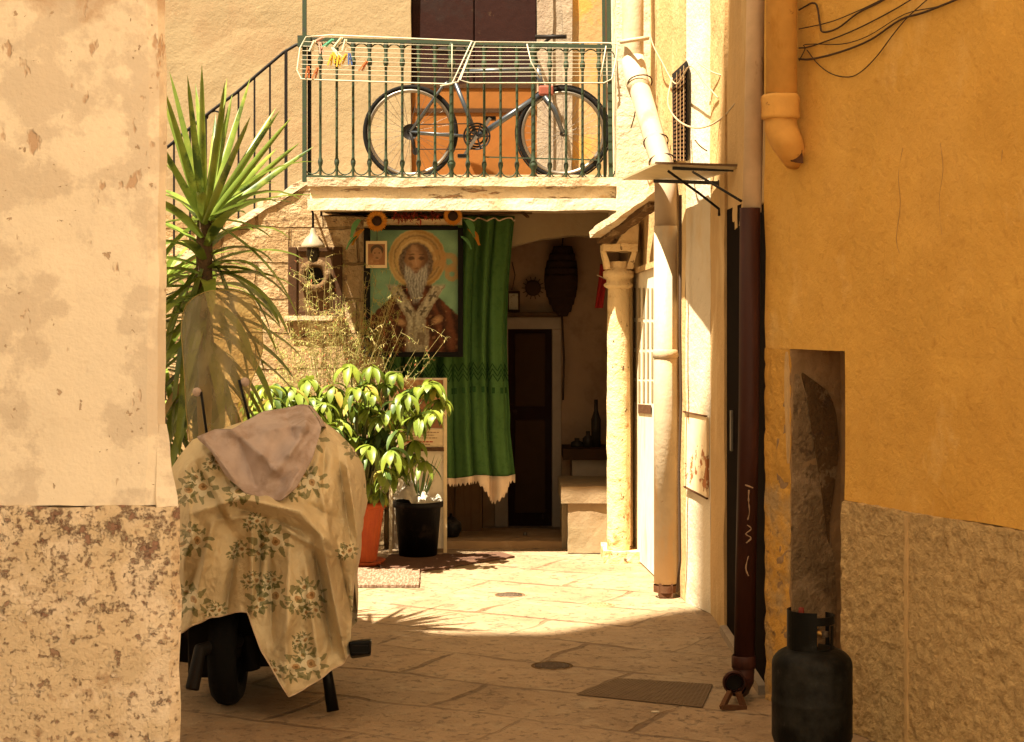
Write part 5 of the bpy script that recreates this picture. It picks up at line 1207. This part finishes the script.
# collar: a shroud open to the right, with a hand hold
b = MB(); rc_ = .088; sc_ = c + Vector((-.005, 0, 0))
def sh(a0, a1, z0, z1, n=14):
    for k in range(n):
        a, e = a0 + (a1 - a0) * k / n, a0 + (a1 - a0) * (k + 1) / n
        lo = [sc_ + Vector((math.cos(q_) * r_, math.sin(q_) * r_, z0)) for q_, r_ in ((a, rc_), (e, rc_), (e, rc_ - .005), (a, rc_ - .005))]
        b.hexa(lo, [p_ + Vector((0, 0, z1 - z0)) for p_ in lo])
sh(R(140), R(276), .385, .548); sh(R(275), R(400), .500, .530); sh(R(-40) + 2*math.pi, R(-28) + 2*math.pi, .385, .4955, 3); sh(R(28), R(40), .385, .4955, 3); sh(R(275), R(400), .385, .412)
part('collar', b, M['cylinder_paint'], t)
b = MB(); b.lathe([(.022, .40), (.022, .44), (.016, .445), (.016, .475), (.024, .48), (.024, .495), (.0, .50)], c, 16); b.tube([c + Vector((0, 0, .46)), c + Vector((.045, -.015, .46))], .011, 10); vv_ = part('valve', b, M['brass'], t)
b = MB(); b.lathe([(.0, .552), (.010, .55), (.012, .53), (.010, .50)], c + Vector((-.04, 0, .005)), 12); part('valve_cap', b, M['red_rubber'], vv_)
b = MB(); b.lathe([(.013, .0), (.013, .02), (0, .022)], c + Vector((.045, -.02, .450)), 12); part('outlet_cap', b, M['cast_iron'], vv_)

# ================================================================== ROOM OBJECTS
b = MB(); b.box(P(568, 487, 12.05), P(614, 548, 12.30)); b.box(P(561, 486.5, 12.03), P(614, 492, 12.75)); b.box(P(562, 492, 12.3), P(600, 545, 12.74))
single('stone_bench', b.rough(.05, .006, 9, 51, 5), M['ochre_wall'], 'low plastered stone bench between the doorway and the column', 'bench')
t = thing('counter', 'pale kitchen cabinet with dark worktop just inside the doorway', 'cabinet', P(583, 540, 13.1))
b = MB(); b.box(P(572, 456, 12.95), P(604, 545, 13.3)); part('cabinet', b, M['box_pale'], t, bevel=.004)
b = MB(); b.box(P(563, 449, 12.9), P(606, 455, 13.32)); part('worktop', b, M['wood_dark'], t)
for lab, x, y0_, h_, r_ in (('tall dark bottle on the worktop inside the doorway', 596, 449, .36, .035), ('short dark jar beside the tall bottle on the worktop', 588, 449, .13, .04), ('small squat jar at the left end of the worktop', 577, 449, .08, .045)):
    c = P(x, y0_, 13.1); b = MB(); b.lathe([(0, 0), (r_, 0), (r_, h_ * .6), (r_ * .4, h_ * .78), (r_ * .4, h_), (0, h_)], c, 18); single('bottle', b, M['bottle_dark'], lab, 'bottle', 'bottles on the worktop')
t = thing('hanging_sack', 'large dark brown wicker sack hanging on the inner wall', 'sack', P(562, 315, 13.3))
def sk(u, v):
    a = u * 2*math.pi; z = v; r = .125 * math.sin(math.pi * min(.97, .10 + z * .86)) ** .6; cx_ = 563 - 2 * math.sin(z * 3); return P(cx_, 246 + z * 70, 13.28) + Vector((math.cos(a) * r, math.sin(a) * r * .6, .012 * math.sin(z * 60)))
b = MB(); b.grid(sk, 32, 40); part('body', b, M['sack'], t); b = MB(); b.tube([P(562, 316, 13.3), P(564, 360, 13.32), P(563, 400, 13.35)], .008, 6); b.tube([P(562, 247, 13.3), P(563, 238, 13.4)], .006, 6); part('cord', b, M['cable'], t)
t = thing('wall_thermometer', 'small round sun-shaped dial on the inner wall above the door', 'dial', P(533, 295, 13.46))
b = MB(); c = P(533, 288, 13.45); b.lathe([(.06, 0), (.058, -.02), (.04, -.024), (.0, -.02)], c, 24, axis='Y'); part('face', b, M['wood_dark'], t)
b = MB()
for k in range(14):
    a = 2*math.pi*k/14; b.bar(c + Vector((math.cos(a) * .055, 0, math.sin(a) * .055)), c + Vector((math.cos(a) * .085, 0, math.sin(a) * .085)), .008, .008, up=(0, 1, 0))
part('rays', b, M['wood_mid'], t)
t = thing('framed_picture', 'tiny dark framed picture standing on the shelf over the inner door', 'picture', P(513, 312, 13.42))
b = MB(); b.box(P(507, 291, 13.42), P(520, 312, 13.44)); part('frame', b, M['wood_dark'], t, bevel=.003); b = MB(); b.box(P(509, 293.5, 13.41), P(518, 309.5, 13.419)); part('image', b, M['ic_pale'], t)
b = MB(); b.tube([P(512, 290, 13.4), P(515, 275, 13.4), P(512, 262, 13.45)], .004, 5); single('cable', b, M['cable'], 'short cable rising from the tiny picture on the inner shelf', 'cable')
b = MB(); b.box(P(500, 312.5, 13.36), P(566, 316, 13.5)); single('wall_shelf', b, M['wood_mid'], 'narrow wooden shelf over the inner door', 'shelf', bevel=.003)
t = thing('pennant', 'red cloth strip with white band hanging left of the column capital', 'cloth', P(600, 308, 12.5))
b = MB(); b.grid(lambda u, v: P(598 + 8 * u + (1 - v) * 2.5 - 3 * v, 264 + 44 * v, 12.6 + .015 * math.sin(u * 8 + v * 4)), 8, 16); part('fabric', b, M['red_cloth'], t, solid=.003)
b = MB(); b.bar(P(597, 275, 12.57), P(608, 280, 12.57), .03, .006); part('band', b, M['fringe'], t)
t = thing('cupboard', 'low reddish wooden cupboard behind the hem of the green curtain', 'cupboard', P(470, 545, 12.9))
b = MB(); b.box(P(420, 470, 12.85), P(483, 546, 13.3)); part('carcass', b, M['wood_mid'], t, bevel=.005); b = MB(); b.box(P(425, 478, 12.835), P(452, 540, 12.849)); b.box(P(455, 478, 12.835), P(480, 540, 12.849)); part('cupboard_door', b, M['wood_mid'], t, bevel=.004)
t = thing('cooking_pot', 'dark round lidded pot on the doorstep under the curtain', 'pot', P(452, 541, 12.5))
c = P(451, 541, 12.52); c.z = .055; b = MB(); b.lathe([(0, 0), (.05, 0), (.075, .05), (.07, .1), (.045, .115)], c, 20); part('bowl', b, M['pot_black'], t); b = MB(); b.lathe([(.05, .112), (.03, .135), (.012, .14), (.012, .16), (0, .162)], c, 16); part('lid', b, M['pot_black'], t)
b = MB(); b.lathe([(.012, 0), (.014, .004), (.012, .02), (0, .02)], Vector((P(525, 0, 12.6).x, 12.6, .053)), 10); single('metal_scrap', b, M['chrome'], 'tiny shiny metal scrap lying on the doorstep', 'scrap')

# ================================================================== GROUND ITEMS
def gp_(x, y):
    d = EYE * F / (y - HY); return Vector(((x - CX) / F * d, d, 0))
q = [gp_(322, 570), gp_(420, 571), gp_(419, 588), gp_(306, 588)]
b = MB(); b.hexa([p + Vector((0, 0, .003)) for p in q], [p + Vector((0, 0, .018)) for p in q]); single('doormat', b.rough(.05, .003, 12, 3, 5), M['mat_weave'], 'flat woven beige doormat lying in the sun beside the scooter', 'mat')
q = [(375, 566), (392, 557), (440, 556), (500, 554), (515, 558), (480, 563), (440, 570), (400, 574)]
b = MB(); b.hexa([gp_(*p) + Vector((0, 0, .003)) for p in q][::-1], [gp_(*p) + Vector((0, 0, .014)) for p in q][::-1]); single('plant_shadow_patch', b.rough(.03, .008, 12, 4, 5), M['shadow_brown'], 'dark brown painted shadow of the bushy plant in front of the black pot', 'shadow_patch')  # dark sheet laid where the bushy plant's shadow falls
for lab, x, y, r_, k_ in (('round cast iron cover in the shaded paving, nearest the viewer', 552, 666, .082, 'cast_iron'), ('round iron cover in the middle of the sunlit paving', 510, 595, .072, 'cast_iron'), ('small pale round cover in the sunlit paving near the cream drainpipe', 600, 605, .065, 'jamb')):
    c = gp_(x, y); t = thing('drain_cover', lab, 'drain cover', c, 'round covers in the paving')
    b = MB(); b.lathe([(r_ + .016, .001), (r_ + .014, .003), (r_ + .003, .003), (r_ + .003, .001)], c, 32); part('rim', b, M['rubble'] if k_ == 'cast_iron' else M['jamb'], t)
    b = MB(); b.lathe([(r_, .001), (r_, .0025), (0, .003)], c, 32)
    for k in range(-2, 3): b.box(c + Vector((k * r_ * .3 - .004, -r_ * .6, .0025)), c + Vector((k * r_ * .3 + .004, r_ * .6, .005)))
    part('plate', b, M[k_], t)
qa, qb, qc, qd = gp_(577, 695), gp_(617, 680), gp_(712, 686), gp_(702, 708)
t = thing('drain_grate', 'long metal drain grate sunk in the shaded paving by the brown drainpipe', 'drain grate', (qa + qb + qc + qd) / 4)
b = MB(); b.hexa([p + Vector((0, 0, .003)) for p in (qa, qd, qc, qb)], [p + Vector((0, 0, .004)) for p in (qa, qd, qc, qb)]); part('pit', b, M['rubble'], t)
b = MB()
for k in range(17):
    f = k / 16; b.bar(qa.lerp(qb, f) + Vector((0, 0, .006)), qd.lerp(qc, f) + Vector((0, 0, .006)), .009, .005)
for k in range(28):
    f = k / 27; b.bar(qa.lerp(qd, f) + Vector((0, 0, .0055)), qb.lerp(qc, f) + Vector((0, 0, .0055)), .005, .004)
part('bars', b, M['grate'], t)
b = MB(); c = gp_(656, 713); b.tube([c + Vector((-.018, 0, .005)), c + Vector((.014, .004, .005))], .004, 8); single('cigarette_end', b, M['board_white'], 'white cigarette end on the paving near the drain grate', 'cigarette end')
